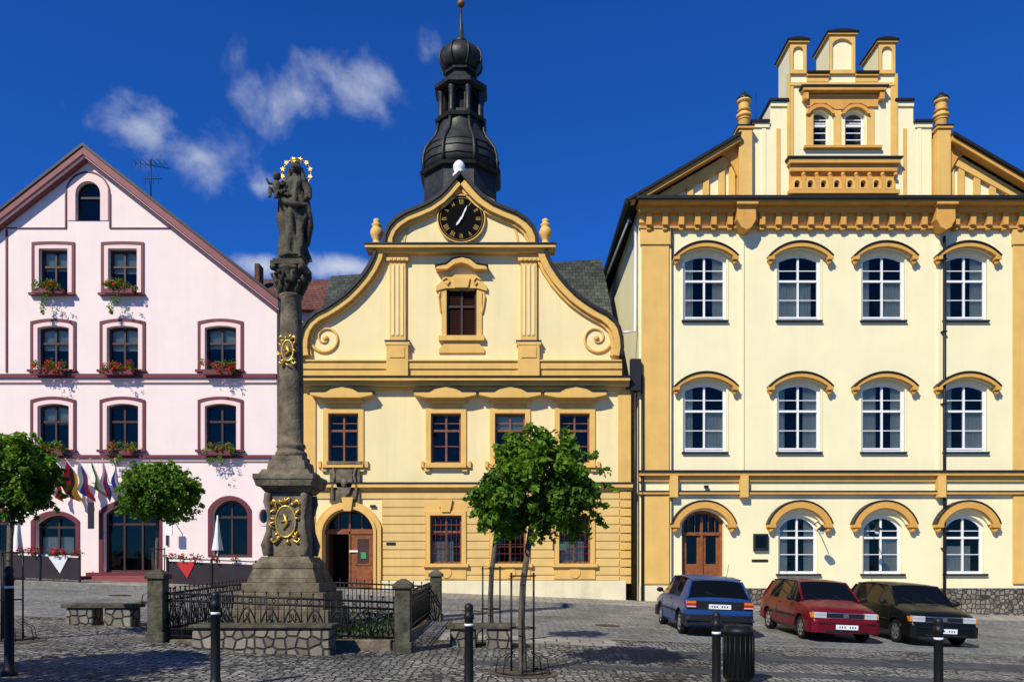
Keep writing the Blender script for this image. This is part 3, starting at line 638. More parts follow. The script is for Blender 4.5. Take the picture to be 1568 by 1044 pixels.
    for a,b,t in ((1178,1205,160),(1369,1396,160),(1150,1176,192),(1398,1424,192)):
        G.box(X(a)-.05,X(b)+.0,y-.25,y+1.15,Z(t),Z(t-4),METAL); G.box(X(a),X(b),y-.18,y-.12,Z(t+7),Z(t),CREAM)
    G.box(X(1203),X(1207),y-.2,y-.12,Z(250),Z(118),OCHREL); G.box(X(1367),X(1371),y-.2,y-.12,Z(250),Z(118),OCHREL)
    G.box(X(1207),X(1213),y-.17,y-.12,Z(245),Z(136),OCHREL);G.box(X(1361),X(1367),y-.17,y-.12,Z(245),Z(136),OCHREL)
    G.box(X(1207),X(1367),y-.19,y-.12,Z(136),Z(131),OCHREL)
    G.box(X(1224),X(1350),y-.42,y-.12,Z(148),Z(143),OCHRE); G.box(X(1221),X(1353),y-.46,y-.10,Z(143),Z(140.5),METAL)
    for a in (1226,1341): G.box(X(a),X(a+7),y-.36,y-.12,Z(160),Z(148),OCHRE)
    G.ext([[(X(1233),Z(168)),(X(1233),Z(152)),(X(1341),Z(152)),(X(1341),Z(168)),(X(1325),Z(168)),(X(1316),Z(163)),(X(1298),Z(163)),(X(1288),Z(172)),(X(1276),Z(172)),(X(1262),Z(163)),(X(1244),Z(163)),(X(1238),Z(168))]],y-.2,y-.12,OCHRE)
    for a in (1232,1274,1325): G.box(X(a),X(a+11),y-.17,y-.12,Z(228),Z(172),OCHREL)
    G.box(X(1228),X(1346),y-.28,y-.12,Z(232),Z(228),OCHRE)
    G.box(X(1203),X(1371),y-.42,y-.12,Z(258),Z(251),OCHRE); G.box(X(1200),X(1374),y-.48,y-.10,Z(251),Z(248.5),METAL); G.box(X(1206),X(1368),y-.30,y-.12,Z(268),Z(258),OCHRE)
    G.box(X(1206),X(1368),y-.16,y-.12,Z(312),Z(268),OCHRE)
    for k in range(8):
        xx=X(1216+20*k); G.ext([arch(xx,Z(296),.36,.42,.17),arch(xx,Z(296)+.06,.2,.27,.1)],y-.34,y-.16,OCHREL)
        G.box(xx-.09,xx+.09,y-.165,y-.15,Z(294),Z(282),METAL)
        if k<7: G.box(xx+.18,xx+.32,y-.36,y-.16,Z(297),Z(276),OCHRE)
        G.ball((xx+.25,y-.28,Z(273)),.08,OCHRE)
    G.box(X(1203),X(1371),y-.37,y-.12,Z(303),Z(297),OCHRE)
    for a in (1165,1187,1380,1402): G.box(X(a),X(a+6),y-.15,y-.12,Z(312),Z(200),OCHREL if a in (1187,1380) else CREAM)
    G.done(.006)
    for px in (1137,1437):
        U=M('corner_turret',E); x=X(px)
        U.box(x-.25,x+.25,y-.42,y+.1,Z(318),Z(207),OCHREL); U.box(x-.31,x+.31,y-.48,y+.15,Z(207),Z(203),OCHRE); U.box(x-.33,x+.33,y-.51,y+.17,Z(203),Z(201.5),METAL)
        U.lathe(x,y-.18,[(r/40,Z(q)) for r,q in [(9,202),(9,186),(11.5,184.5),(11.5,181),(8,179),(7,172),(8.5,167),(8,164),(11,162),(11,159),(9,158)]],14,OCHREL)
        for q in (190,176): U.lathe(x,y-.18,[(9.6/40,Z(q)),(10.4/40,Z(q-1.5)),(9.4/40,Z(q-3))],14,OCHRE)
        U.lathe(x,y-.18,[(r/40,Z(q)) for r,q in [(12,159),(10.5,155),(8.5,153),(4,150),(3.4,147),(1,146)]],12,METAL)
        U.ext([[(x-.34,Z(318)),(x+.34,Z(318)),(x+.36,Z(345)),(x+.2,Z(357)),(x,Z(361)),(x-.2,Z(357)),(x-.36,Z(345))]],y-.54,y,OCHRE)
        U.box(x-.4,x+.4,y-.68,y,Z(325),Z(318.5),OCHRE); U.done(.01)
    U=M('lightning_rods',E)
    for px in (1152,1170): U.tube([(X(px),y+1,Z(180)),(X(px),y+1,Z(118))],.012,IRON)
    U.done()
    for sgn in (-1,1):
        f=lambda px:X(C+sgn*(px-C))
        def bx(a,b,z0,z1,y0,y1,mt): T.box(min(f(a),f(b)),max(f(a),f(b)),y0,y1,z0,z1,mt)
        for px in (1008,1032,1056,1080,1104,1120):
            top=312-(px-975)*.58+8
            bx(px-4.5,px+4.5,Z(314),Z(top),y-.12,y,OCHREL)
        T.ext([[(f(985),Z(314)),(f(1126),Z(232)),(f(1126),Z(250)),(f(1008),Z(314))]],y-.15,y-.0,OCHREL)
        T.ext([[(f(960),Z(318)),(f(1128),Z(220)),(f(1128),Z(227)),(f(974),Z(318))]],y-.55,y-.2,OCHRE)
        T.ext([[(f(956),Z(316)),(f(1128),Z(215)),(f(1128),Z(220)),(f(959),Z(319))]],y-.66,y+.1,METAL)
        T.ext([[(f(1127),Z(222)),(f(1127),Z(275)),(f(1121),Z(262)),(f(1112),Z(246)),(f(1100),Z(240))]],y-.22,y-.1,OCHRE)
    T.box(X(974),X(1602),y-.66,y,Z(322),Z(318),OCHRE); T.box(X(970),X(1606),y-.76,y,Z(318),Z(313),METAL); T.box(X(976),X(1598),y-.34,y,Z(330),Z(322),OCHRE); T.box(X(978),X(1596),y-.12,y,Z(343),Z(330),OCHREL)
    T.box(X(978),X(1596),y-.16,y,Z(352),Z(349),OCHRE); 
    px=992
    while px<1590:
        if abs(px-1137)>14 and abs(px-1437)>14:
            T.box(X(px-4),X(px+4),y-.30,y,Z(349),Z(330),OCHRE); T.box(X(px-3),X(px+3),y-.2,y,Z(355),Z(349),OCHRE)
        px+=24.6
    for a,b in ((982,1024),(1550,1592)):
        T.box(X(a),X(b),y-.07,y,Z(722),Z(376),OCHREL); T.box(X(a),X(b),y-.09,y,Z(893),Z(758),OCHREL); T.box(X(a-2),X(b+2),y-.12,y,Z(376),Z(352.7),OCHREL)
    for a in (1137,1437): T.box(X(a)-.05,X(a)+.05,y-.05,y,Z(720),Z(361),CREAM)
    T.box(X(978),X(1596),y-.26,y,Z(729),Z(723.5),OCHRE); T.box(X(977),X(1597),y-.32,y,Z(723.5),Z(721),METAL)
    T.box(X(978),X(1596),y-.1,y,Z(737),Z(729),OCHREL)
    T.box(X(978),X(1596),y-.17,y,Z(757),Z(753),OCHRE); T.box(X(978),X(1596),y-.20,y,Z(753),Z(751.5),METAL)
    for a in (1030,1137,1437): T.box(X(a)-.15,X(a)+.15,y-.28,y,Z(762),Z(729.2),OCHREL)
    T.box(X(1126),X(1600),y-.07,y,-2,Z(900),RUBBLE); T.box(X(978),X(1040),y-.07,y,-2,Z(896),PLINTH)
    W.done(); Wn.done(); T.done(.006)
    R=M('roof',E); 
    for sgn in (-1,1):
        f=lambda px:X(C+sgn*(px-C)); zr=Z(126)
        for o in (0,-.14):
            R.add([(f(956),y-.5,Z(317)+o),(X(C),y+.2 if o==0 else y+.2,zr+o),(X(C),y+14.5,zr+o),(f(956),y+14.5,Z(317)+o)],[(0,1,2,3)],TILE)
        R.box(min(f(954),f(958)),max(f(954),f(958)),y-.6,y+14.5,Z(322),Z(315),METAL)
    R.done()
    P=M('downpipes',E)
    P.tube([(X(1437)+.16,y-.12,Z(364)),(X(1437)+.16,y-.12,-.3)],.055,METAL,8)
    P.tube([(X(1030)-.05,y-.12,Z(352)),(X(1030)-.05,y-.12,Z(400))],.03,METAL,6)
    P.tube([(X(1030)-.05,y-.1,Z(400)),(X(1030)-.05,y-.1,0)],.022,METAL,6)
    P.tube([(X(972),y-.15,Z(556)),(X(972),y-.15,.2)],.065,METAL,8); P.tube([(X(983),y-.12,Z(575)),(X(983),y-.12,.2)],.055,METAL,8); P.box(X(964),X(980),y-.28,y-.02,Z(600),Z(552),METAL)
    P.tube([(X(958),y+10,Z(320)),(X(965),y+.3,Z(330)),(X(974),y+.2,Z(345)),(X(974),y+.2,Z(505)),(X(955),y-.1,Z(510))],.05,WHITE,8)
    for k in range(5): P.box(X(1437)+.08,X(1437)+.24,y-.19,y,Z(400+110*k),Z(398+110*k),METAL)
    P.done()
    S=M('notice_board',E); S.box(X(1153),X(1175),y-.12,y,Z(843),Z(817),METAL); S.box(X(1156),X(1172),y-.13,y-.12,Z(838),Z(820),GLASS)
    S.box(X(1151),X(1176),y-.02,y,Z(860),Z(856),METAL); S.box(X(1077),X(1084),y-.115,y-.1,Z(748),Z(743),METAL); S.done()
    for px in (1228,1310):
        S=M('bracket_lamp',E); x=X(px+18)
        S.tube([(x,y,Z(803)),(x-.05,y-.5,Z(800)),(x-.1,y-1.0,Z(806))],.02,IRON); S.lathe(x-.1,y-1.05,[(.02,Z(806)),(.05,Z(808)),(.17,Z(812)),(.18,Z(813)),(.03,Z(814))],12,METAL); S.ball((x-.1,y-1.05,Z(816)),.09,WHITE); S.done()
school()
def bg():
    E=empty('background_house',(-12,45,0))
    m=M('house_body',E); d=45; xa,xb=X(350,d),X(600,d)
    m.box(xa,xb,d,d+8,-1,Z(476,d),PINK); m.ext([[(d-.5,Z(478,d)),(d+8.5,Z(478,d)),(d+4,Z(388,d))]],xa-.3,xb,TILER,'x'); m.done()
    c=M('chimney',E); c.box(X(372,d),X(380,d),d+2,d+2.8,Z(450,d),Z(382,d),TILER); c.done(.02)
    for xc,nm,mt in ((-31,'ochre_town_house',OCHREL),(28.5,'cream_town_house',CREAM)):
        E=empty(nm,(xc,D,0)); m=M('walls',E); w=7.3; hs=[]; wn=M('windows',E)
        for i in range(4):
            for j in range(3):
                cx=xc-w+2+i*3.5; zb=1.9+j*3.8; hs.append(arch(cx,zb,1.2,2,0)); window(wn,cx,zb,1.2,2,0,D+.1,WHITE,curt=random.choice([0,1,2]))
        m.ext([[(xc-w,-3),(xc+w,-3),(xc+w,13),(xc-w,13)]]+hs,D+.1,D+.5,mt); m.box(xc-w,xc+w,D+1.6,D+12,-3,13,mt); m.box(xc-w,xc-w+.3,D+.5,D+1.6,-3,13,mt); m.box(xc+w-.3,xc+w,D+.5,D+1.6,-3,13,mt); m.box(xc-w-.1,xc+w+.1,D-.3,D+.1,12.6,13,OCHRE)
        r=M('roof',E); r.ext([[(D-.4,13),(D+12.4,13),(D+6,18)]],xc-w,xc+w,TILER,'x'); r.done(); m.done(); wn.done()
bg()
# ------------------------------------------------------------ plague column
def column():
    d=17.; cx=(446-784)/1200*d; k=d/1200; E=empty('marian_column',(cx,d,gz(cx,d)))
    z=lambda q:Z(q,d)
    P=M('pedestal',E)
    def sq(h0,h1,y0,y1,mt):
        a,b=h0*k,h1*k
        vs=[(cx+sx*a,d+sy*a,z(y0)) for sx,sy in ((-1,-1),(1,-1),(1,1),(-1,1))]+[(cx+sx*b,d+sy*b,z(y1)) for sx,sy in ((-1,-1),(1,-1),(1,1),(-1,1))]
        P.add(vs,[(0,1,2,3),(4,5,6,7),(0,1,5,4),(1,2,6,5),(2,3,7,6),(3,0,4,7)],mt)
    for a in ((74,74,985,930),(65,65,930,905),(57,57,905,891),(51,50,891,885),(50,44,885,870),(45,45,870,862),(42,35,862,852),(28,27,852,756),(31,37,756,748),(41,44,748,738),(45,45,738,730),(39,34,730,722),(29,27,722,708),(23,23,708,700)): sq(*a,STONE)
    for sx in (-1,1):
        for sy in (-1,1):
            P.tube([(cx+sx*27*k,d+sy*27*k,z(850)),(cx+sx*29*k,d+sy*29*k,z(835)),(cx+sx*26*k,d+sy*26*k,z(815)),(cx+sx*25*k,d+sy*25*k,z(790)),(cx+sx*28*k,d+sy*28*k,z(770)),(cx+sx*27*k,d+sy*27*k,z(757))],[.11,.12,.07,.06,.09,.08],STONE,8)
    P.done(.015,2)
    S=M('column_shaft',E)
    S.lathe(cx,d,[(r*k,z(q)) for r,q in [(23,701),(24,697),(23,693),(20,691),(19.5,688),(22,685),(21,681),(18.5,679),(18.5,640),(18.3,600),(17.5,540),(16.3,490),(15.3,458),(17.5,456),(17.5,453),(15,452)]],24,STONE)
    S.lathe(cx,d,[(r*k,z(q)) for r,q in [(15,453),(17,440),(19,428),(24,418),(27,414)]],24,STONED)
    for row,(zq,rr) in enumerate(((436,18),(424,22))):
        for i in range(8):
            a=(i+.5*row)*math.pi/4; c=Vector((math.cos(a),math.sin(a),0)); o=Vector((cx,d,0))
            S.tube([o+c*(rr-3)*k+Vector((0,0,z(zq+16))),o+c*(rr)*k+Vector((0,0,z(zq+6))),o+c*(rr+3.5)*k+Vector((0,0,z(zq-1))),o+c*(rr+6)*k+Vector((0,0,z(zq))),o+c*(rr+5)*k+Vector((0,0,z(zq+4)))],[.05,.075,.06,.05,.03],STONED,6)
    for a in range(4):
        t=math.pi/4+a*math.pi/2; S.ball((cx+30*k*math.cos(t),d+30*k*math.sin(t),z(417)),.075,STONED)
    S.box(cx-25*k,cx+25*k,d-25*k,d+25*k,z(413),z(408),STONED); S.box(cx-22*k,cx+22*k,d-22*k,d+22*k,z(408),z(404),STONED)
    S.done()
    F=M('madonna_statue',E); fx=cx+.06
    rows=[(400,.30,.26,0),(394,.29,.25,0),(380,.26,.23,.0),(365,.26,.22,-.01),(350,.27,.21,-.03),(335,.27,.21,-.05),(322,.265,.2,-.05),(310,.24,.19,-.04),(301,.20,.165,-.02),(293,.195,.16,0),(285,.21,.16,.02),(279,.20,.15,.03),(274,.14,.12,.03),(271,.072,.072,.03),(267,.058,.062,.03)]
    n=48; vs=[];fs=[]
    for j,(q,rx,ry,ox) in enumerate(rows):
        zz=z(q); am=.20 if q>310 else (.09 if q>280 else .02)
        for i in range(n):
            a=2*math.pi*i/n
            r=1+am*math.sin(6*a+q*.05)+am*.6*math.sin(11*a-q*.08+1)+ (.25*max(0,math.cos(a+.5))**3 if 300<q<350 else 0)
            vs.append((fx+ox+rx*r*math.cos(a),d+ry*r*math.sin(a),zz))
    for j in range(len(rows)-1):
        for i in range(n): fs.append((j*n+i,j*n+(i+1)%n,(j+1)*n+(i+1)%n,(j+1)*n+i))
    fs.append(tuple(range(n))); F.add(vs,fs,STONED,True)
    hx=fx+.03; hz=z(259)
    F.ball((hx,d-.02,hz),.10,STONED,sx=.88,sz=1.25,n=16,k=12)
    F.ball((hx,d+.03,hz+.02),.125,STONED,sx=.95,sz=1.2,n=16,k=12)
    F.tube([(hx,d-.11,hz+.03),(hx,d-.135,hz-.02),(hx,d-.11,hz-.035)],[.012,.02,.014],STONED)
    F.tube([(hx-.03,d-.105,hz-.065),(hx+.03,d-.105,hz-.065)],.01,STONED); 
    for a in (-1,1): F.ball((hx+a*.035,d-.10,hz+.02),.014,STONED)
    F.tube([(hx-.11,d+.04,hz+.03),(hx-.15,d+.06,hz-.15),(hx-.22,d+.05,z(282))],[.05,.06,.07],STONED); F.tube([(hx+.11,d+.04,hz+.03),(hx+.15,d+.06,hz-.15),(hx+.22,d+.05,z(284))],[.05,.06,.08],STONED)
    F.lathe(hx,d+.02,[(.09,hz+.13),(.10,hz+.16),(.12,hz+.2),(.10,hz+.2),(.02,hz+.17)],10,GOLD)
    def hand(p,dirv):
        p=Vector(p); dv=Vector(dirv).normalized(); sd=dv.cross(Vector((0,1,0))).normalized()
        F.tube([p,p+dv*.06],[.035,.042],STONED)
        for i in range(4):
            o=p+dv*.06+sd*(-.03+.02*i); l=(.05,.065,.06,.045)[i]; F.tube([o,o+dv*l*.6,o+dv*l+Vector((0,-.0,-.02))],[.012,.011,.008],STONED,5)
        F.tube([p+dv*.01+sd*.035,p+dv*.04+sd*.065,p+dv*.07+sd*.07],[.014,.012,.009],STONED,5)
    F.tube([(fx-.18,d,z(281)),(fx-.28,d-.02,z(291)),(fx-.31,d-.07,z(302)),(fx-.26,d-.2,z(303)),(fx-.16,d-.25,z(301))],[.09,.095,.085,.065,.05],STONED,8); hand((fx-.16,d-.25,z(301)),(1,-.1,.1))
    F.tube([(fx+.22,d,z(281)),(fx+.31,d-.03,z(292)),(fx+.33,d-.08,z(304)),(fx+.30,d-.16,z(312)),(fx+.34,d-.22,z(310))],[.09,.09,.08,.065,.045],STONED,8); hand((fx+.33,d-.22,z(310)),(.6,-.4,.2))
    F.tube([(fx-.25,d-.12,z(308)),(fx-.08,d-.25,z(318)),(fx+.12,d-.24,z(322)),(fx+.3,d-.1,z(316)),(fx+.34,d+.02,z(345)),(fx+.28,d+.05,z(375))],[.06,.07,.075,.09,.085,.05],STONED,8)
    F.tube([(fx-.25,d-.05,z(300)),(fx-.29,d-.02,z(325)),(fx-.26,d,z(350)),(fx-.28,d,z(385))],[.06,.09,.07,.04],STONED,8)
    c0=Vector((fx-.33,d-.14,z(297)))
    F.lathe(c0.x,c0.y,[(.085,c0.z-.05),(.105,c0.z),(.095,c0.z+.1),(.09,c0.z+.17),(.04,c0.z+.21),(.035,c0.z+.23)],12,STONED)
    F.ball(c0+Vector((.0,-.01,.31)),.082,STONED,sz=1.15,n=14,k=10); F.ball(c0+Vector((0,-.09,.30)),.014,STONED); F.ball(c0+Vector((0,.02,.33)),.085,STONED)
    F.tube([c0+Vector((-.07,0,.16)),c0+Vector((-.15,-.05,.13)),c0+Vector((-.2,-.1,.22))],[.035,.032,.022],STONED); F.tube([c0+Vector((.07,0,.16)),c0+Vector((.14,-.06,.1)),c0+Vector((.2,-.06,.16))],[.035,.03,.022],STONED)
    F.tube([c0+Vector((-.05,-.03,-.02)),c0+Vector((-.09,-.16,-.03)),c0+Vector((-.1,-.17,-.2)),c0+Vector((-.1,-.22,-.23))],[.055,.05,.035,.025],STONED); F.tube([c0+Vector((.04,-.03,-.02)),c0+Vector((.03,-.16,-.05)),c0+Vector((.02,-.16,-.22)),c0+Vector((.02,-.21,-.25))],[.055,.05,.035,.025],STONED)
    F.ball((fx,d,z(400)),.32,STONED,sz=.25); 
    F.tube([(fx-.25,d-.22,z(398)),(fx,d-.34,z(397)),(fx+.25,d-.2,z(398))],[.03,.045,.02],STONED)
    F.done(fix=False)
    H=M('star_halo',E); R=.31; hz2=z(262)
    H.tube([(hx+R*math.cos(2*math.pi*i/40),d+.1,hz2+R*math.sin(2*math.pi*i/40)) for i in range(40)],.010,GOLD,5,True)
    for i in range(12):
        a=2*math.pi*(i+.5)/12; c=(hx+R*math.cos(a),hz2+R*math.sin(a)); pts=[]
        for j in range(10): r=.055 if j%2==0 else .026; b=a+j*math.pi/5; pts.append((c[0]+r*math.cos(b),c[1]+r*math.sin(b)))
        H.ext([pts],d+.07,d+.10,GOLD)
    H.tube([(hx,d+.1,hz2-R),(hx,d+.1,z(290))],.012,IRON); H.done()
    def cart(name,cz,ry,rx,rz,extra,crown=False):
        O=M(name,E); 
        O.ext([[(cx+rx*math.cos(2*math.pi*i/24),cz+rz*math.sin(2*math.pi*i/24)) for i in range(24)]],ry-.03,ry+.05,STONE)
        O.tube([(cx+rx*math.cos(2*math.pi*i/24),ry-.03,cz+rz*math.sin(2*math.pi*i/24)) for i in range(24)],.018,GOLD,6,True)
        O.tube([(cx-.05,ry-.05,cz-rz*.5),(cx+.04,ry-.05,cz-.02),(cx-.03,ry-.06,cz+rz*.5)],[.02,.04,.02],GOLD); O.ball((cx,ry-.05,cz+rz*.3),.04,GOLD,sy=.5); O.tube([(cx-rx*.5,ry-.05,cz),(cx+rx*.5,ry-.05,cz+.03)],.015,GOLD)
        for i in range(extra):
            a=2*math.pi*i/extra+random.uniform(-.25,.25); q=random.uniform(1.1,1.45); c=Vector((cx+rx*q*math.cos(a),ry-.02,cz+rz*q*math.sin(a))); an=a+random.uniform(-1.2,1.2); t=Vector((math.cos(an),-.1,math.sin(an)))*random.uniform(.04,.09)
            O.tube([c-t,c+Vector((0,-.03,0)),c+t*.8,c+t*.9+Vector((0,0,.03))],[.008,.022,.016,.008],GOLD,5)
        for sx in (-1,1):
            for sz in (-1,1): O.tube([(cx+sx*rx*.6,ry-.03,cz+sz*rz*1.1),(cx+sx*rx*1.2,ry-.05,cz+sz*rz*1.35),(cx+sx*rx*1.45,ry-.04,cz+sz*rz*1.15),(cx+sx*rx*1.25,ry-.04,cz+sz*rz*1.05)],[.02,.032,.024,.012],GOLD,5)
        O.done()
    cart('gilded_cartouche',z(800),d-28*k,.21,.33,20)
    cart('gilded_medallion',z(542),d-17.5*k,.12,.22,12)
    return E
column()
# ------------------------------------------------------------ iron fence enclosure
def fence():
    E=empty('wrought_iron_fence',(-4.1,14,gz(-4.1,14)))
    F=M('railings',E)
    def run(a,b,h=.95,base=.12,arcs=True):
        a=Vector(a);b=Vector(b);L=(b-a).length; n=max(1,round(L/.105))
        def P(t,dz): q=a.lerp(b,t); return (q.x,q.y,gz(q.x,q.y)+dz)
        for dz in (base,base+.12,h-.2,h-.08): F.tube([P(0,dz),P(1,dz)],.020,IRON,4)
        for i in range(n+1):
            t=i/n; F.tube([P(t,base),P(t,h if i%2 else h-.08)],.011,IRON,4)
            if i%2: F.ball(P(t,h+.01),.022,IRON,n=6,k=4)
        m=max(1,round(L/.42))
        if arcs:
            for i in range(m):
                pts=[]
                for j in range(9):
                    t=(i+j/8)/m; pts.append(P(t,base+.14+.42*math.sin(math.pi*j/8)))
                F.tube(pts,.016,IRON,4)
                pts=[P((i+.5)/m+ .1/L*math.cos(q*math.pi/6)*1.0,h-.14+.05*math.sin(q*math.pi/6)) for q in range(12)]
                F.tube(pts,.010,IRON,4,True)
                for s_ in (-1,1):
                    F.tube([P((i+.5)/m+s_*.09*math.sin(q*.8)/L*(1-q/7),base+.2+.045*q) for q in range(7)],.012,IRON,4)
    L0,R0=-6.15,-2.1
    run((L0,14),(R0,14)); run((L0,14),(L0,20)); run((R0,14),(R0,20)); run((L0,20),(R0,20),arcs=False)
    F.done()
    for x,y in ((-6.32,14),(-1.94,14),(-6.32,20),(-1.94,20)):
        G=M('gate_post',E); g=gz(x,y); w=.14
        G.box(x-w,x+w,y-w,y+w,g-.1,g+1.12,STONED); G.box(x-w-.04,x+w+.04,y-w-.04,y+w+.04,g+1.12,g+1.2,STONED); G.box(x-w-.03,x+w+.03,y-w-.03,y+w+.03,g-.1,g+.18,STONED)
        G.lathe(x,y,[(.25,g+1.2),(.05,g+1.30)],4,STONED,False,math.pi/4); G.done(.02,2)
    K=M('stone_base_course',E); 
    for x0,x1,y0,y1 in ((-6.1,-2.15,13.93,14.07),(-6.22,-6.08,14.07,19.9),(-2.17,-2.03,14.07,19.9)):
        g=gz((x0+x1)/2,(y0+y1)/2); K.box(x0,x1,y0,y1,g-.3,g+.13,STONE)
    K.done(.02)
    B=M('low_rubble_wall'); g=gz(-4.2,13.2)
    vs=[]
    x0,x1=-5.35,-3.05
    for x in (x0,x1):
        for y in (13.1,13.6):
            vs+=[(x,y,gz(x,y)-.1),(x,y,gz(-4.2,13.3)+.40)]
    B.add(vs,[(0,1,3,2),(4,6,7,5),(0,4,5,1),(2,3,7,6),(0,2,6,4),(1,5,7,3)],RUBBLE)
    B.box(x0-.05,x1+.05,13.05,13.65,gz(-4.2,13.3)+.40,gz(-4.2,13.3)+.47,STONED); B.done(.02)
    E2=empty('flower_bed',(-4,16,0)); cl=[]
    for i in range(90):
        x=random.uniform(-6,-2.3); y=random.uniform(14.3,19.5)
        if abs(x+4.8)<1.15 and abs(y-17)<1.15: continue
        cl.append(((x,y,gz(x,y)+.14),.24,30,random.uniform(0,.5)))
    leaves('bed_foliage',E2,cl,.08,LEAFD)
    m=M('bed_soil',E2); m.add([(x,y,gz(x,y)+.02) for x,y in ((-6.1,14.05),(-2.15,14.05),(-2.15,19.9),(-6.1,19.9))],[(0,1,2,3)],EARTH); m.done()
fence()
# ------------------------------------------------------------ trees
def tree(px,d,crown_px,crown_py,rx,rz,seed,nleaf=9000,size=.085,lean=0):
    random.seed(seed)
    x=(px-784)/1200*d; g=gz(x,d); c=Vector(((crown_px-784)/1200*d,d,Z(crown_py,d)))
    E=empty('street_tree',(x,d,g)); T=M('trunk',E)
    top=Vector((c.x*.6+x*.4,d,c.z-rz*.55))
    T.tube([(x,d,g-.05),(x+.01,d,g+.1),(x-.015,d+.01,g+.8),(x+.01,d,(g+top.z)/2+.2),tuple(top)],[.085,.065,.055,.05,.045],BARK,9)
    for i in range(11):
        a=i*2.4+random.uniform(-.3,.3); e=random.uniform(-.1,.85)
        q=c+Vector((math.cos(a)*rx*.62*math.cos(e),math.sin(a)*rx*.62*math.cos(e),rz*.7*math.sin(e)))
        mid=top.lerp(q,.5)+Vector((random.uniform(-.05,.05),0,.08)); T.tube([top-Vector((0,0,.12)),mid,q],[.032,.02,.007],BARK,5)
        for j in range(3):
            q2=q+Vector((random.uniform(-.3,.3)*rx,random.uniform(-.3,.3)*rx,random.uniform(-.1,.35)*rz)); T.tube([mid.lerp(q,.4),q2],[.012,.004],BARK,4)
    T.done()
    cl=[]; nc=96; per=nleaf//nc
    for i in range(nc):
        u=1-2*(i+.5)/nc; a=i*2.39996+random.uniform(-.3,.3); rr=random.uniform(.45,1.0)**.7
        s_=math.sqrt(1-u*u); lump=1+.05*math.sin(3*a+seed)+.06*math.sin(5*u*3+seed*2)
        p=c+Vector((math.cos(a)*s_*rx*rr*lump*(1.0-(.16*u)),math.sin(a)*s_*rx*rr*lump,u*rz*rr*lump))*.86
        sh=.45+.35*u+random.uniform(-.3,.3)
        cl.append((tuple(p),random.uniform(.11,.24)*rx,int(per*random.uniform(.6,1.3)),sh))
    for i in range(56):
        a=random.uniform(0,2*math.pi); u=random.uniform(-.95,.95); s_=math.sqrt(1-u*u); dv=Vector((math.cos(a)*s_*rx*(1-.16*u),math.sin(a)*s_*rx,u*rz))
        q=random.uniform(.86,.98)
        for j in range(3): cl.append((tuple(c+dv*(q+.05*j)+Vector((0,0,-.02*j))),.065*rx,5,.7))
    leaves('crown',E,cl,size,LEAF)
    S=M('tree_stakes',E)
    for a in (0.5,2.6,4.7):
        sx,sy=x+.2*math.cos(a),d+.2*math.sin(a); S.tube([(sx,sy,g-.05),(sx,sy,g+1.55)],.016,IRON,6)
    for zz in (.7,1.5): S.tube([(x+.2*math.cos(t*math.pi/6),d+.2*math.sin(t*math.pi/6),g+zz) for t in range(12)],.010,IRON,4,True)
    for i in range(8):
        a=i*math.pi/4; S.tube([(x+.42*math.cos(a),d+.42*math.sin(a),g),(x+.38*math.cos(a),d+.38*math.sin(a),g+.22),(x+.2*math.cos(a),d+.2*math.sin(a),g+.32)],.008,IRON,4)
    S.tube([(x+.42*math.cos(t*math.pi/8),d+.42*math.sin(t*math.pi/8),g+.03) for t in range(16)],.012,IRON,4,True)
    S.done()
    Pt=M('tree_pit',E); n=20
    Pt.add([(x+.55*math.cos(t*2*math.pi/n),d+.55*math.sin(t*2*math.pi/n),gz(x+.55*math.cos(t*2*math.pi/n),d+.55*math.sin(t*2*math.pi/n))+.014) for t in range(n)],[tuple(range(n))],EARTH); Pt.done()
tree(800,12.1,826,742,1.04,.95,3,11500,.092)
tree(752,15.6,768,775,.60,.60,5,3600,.085)
tree(14,13.4,18,724,.82,.78,8,8000,.088)
tree(240,22,243,752,1.15,.9,11,8000,.105)
tree(-229,9.0,-225,700,1.15,1.0,14,5000,.12)
tree(-600,6.6,-600,640,1.2,1.0,15,4000,.12)
random.seed(21)
# ------------------------------------------------------------ street furniture
def bollard(px,d,top):
    x=(px-784)/1200*d; g=gz(x,d); h=Z(top,d)-g; E=M('bollard')
    E.lathe(x,d,[(.10,g-.02),(.10,g+.05),(.07,g+.09),(.06,g+.13),(.056,g+h-.2),(.066,g+h-.19),(.066,g+h-.15),(.055,g+h-.13),(.05,g+h-.09),(.06,g+h-.06),(.05,g+h-.02),(.02,g+h)],16,IRON)
    E.lathe(x,d,[(.058,g+h-.29),(.0585,g+h-.26)],16,WHITE); E.done()
bollard(330,9.9,905); bollard(718,10.0,923); bollard(1097,10.2,936); bollard(1437,10.3,945); bollard(14,10.2,866)
def bench(px0,px1,d):
    x0,x1=(px0-784)/1200*d,(px1-784)/1200*d; E=empty('stone_bench',((x0+x1)/2,d,0)); m=M('stone_supports',E)
    g=gz((x0+x1)/2,d)
    w=x1-x0
    m.box(x0+.08,x0+w*.42,d-.22,d+.22,g-.1,g+.36,RUBBLE); m.box(x1-w*.42,x1-.08,d-.22,d+.22,g-.1,g+.36,RUBBLE); m.done(.02)
    s=M('seat',E); s.box(x0,x1,d-.27,d+.27,g+.36,g+.45,STONED); s.done(.015,2)
bench(104,214,16.2); bench(684,790,15.1)
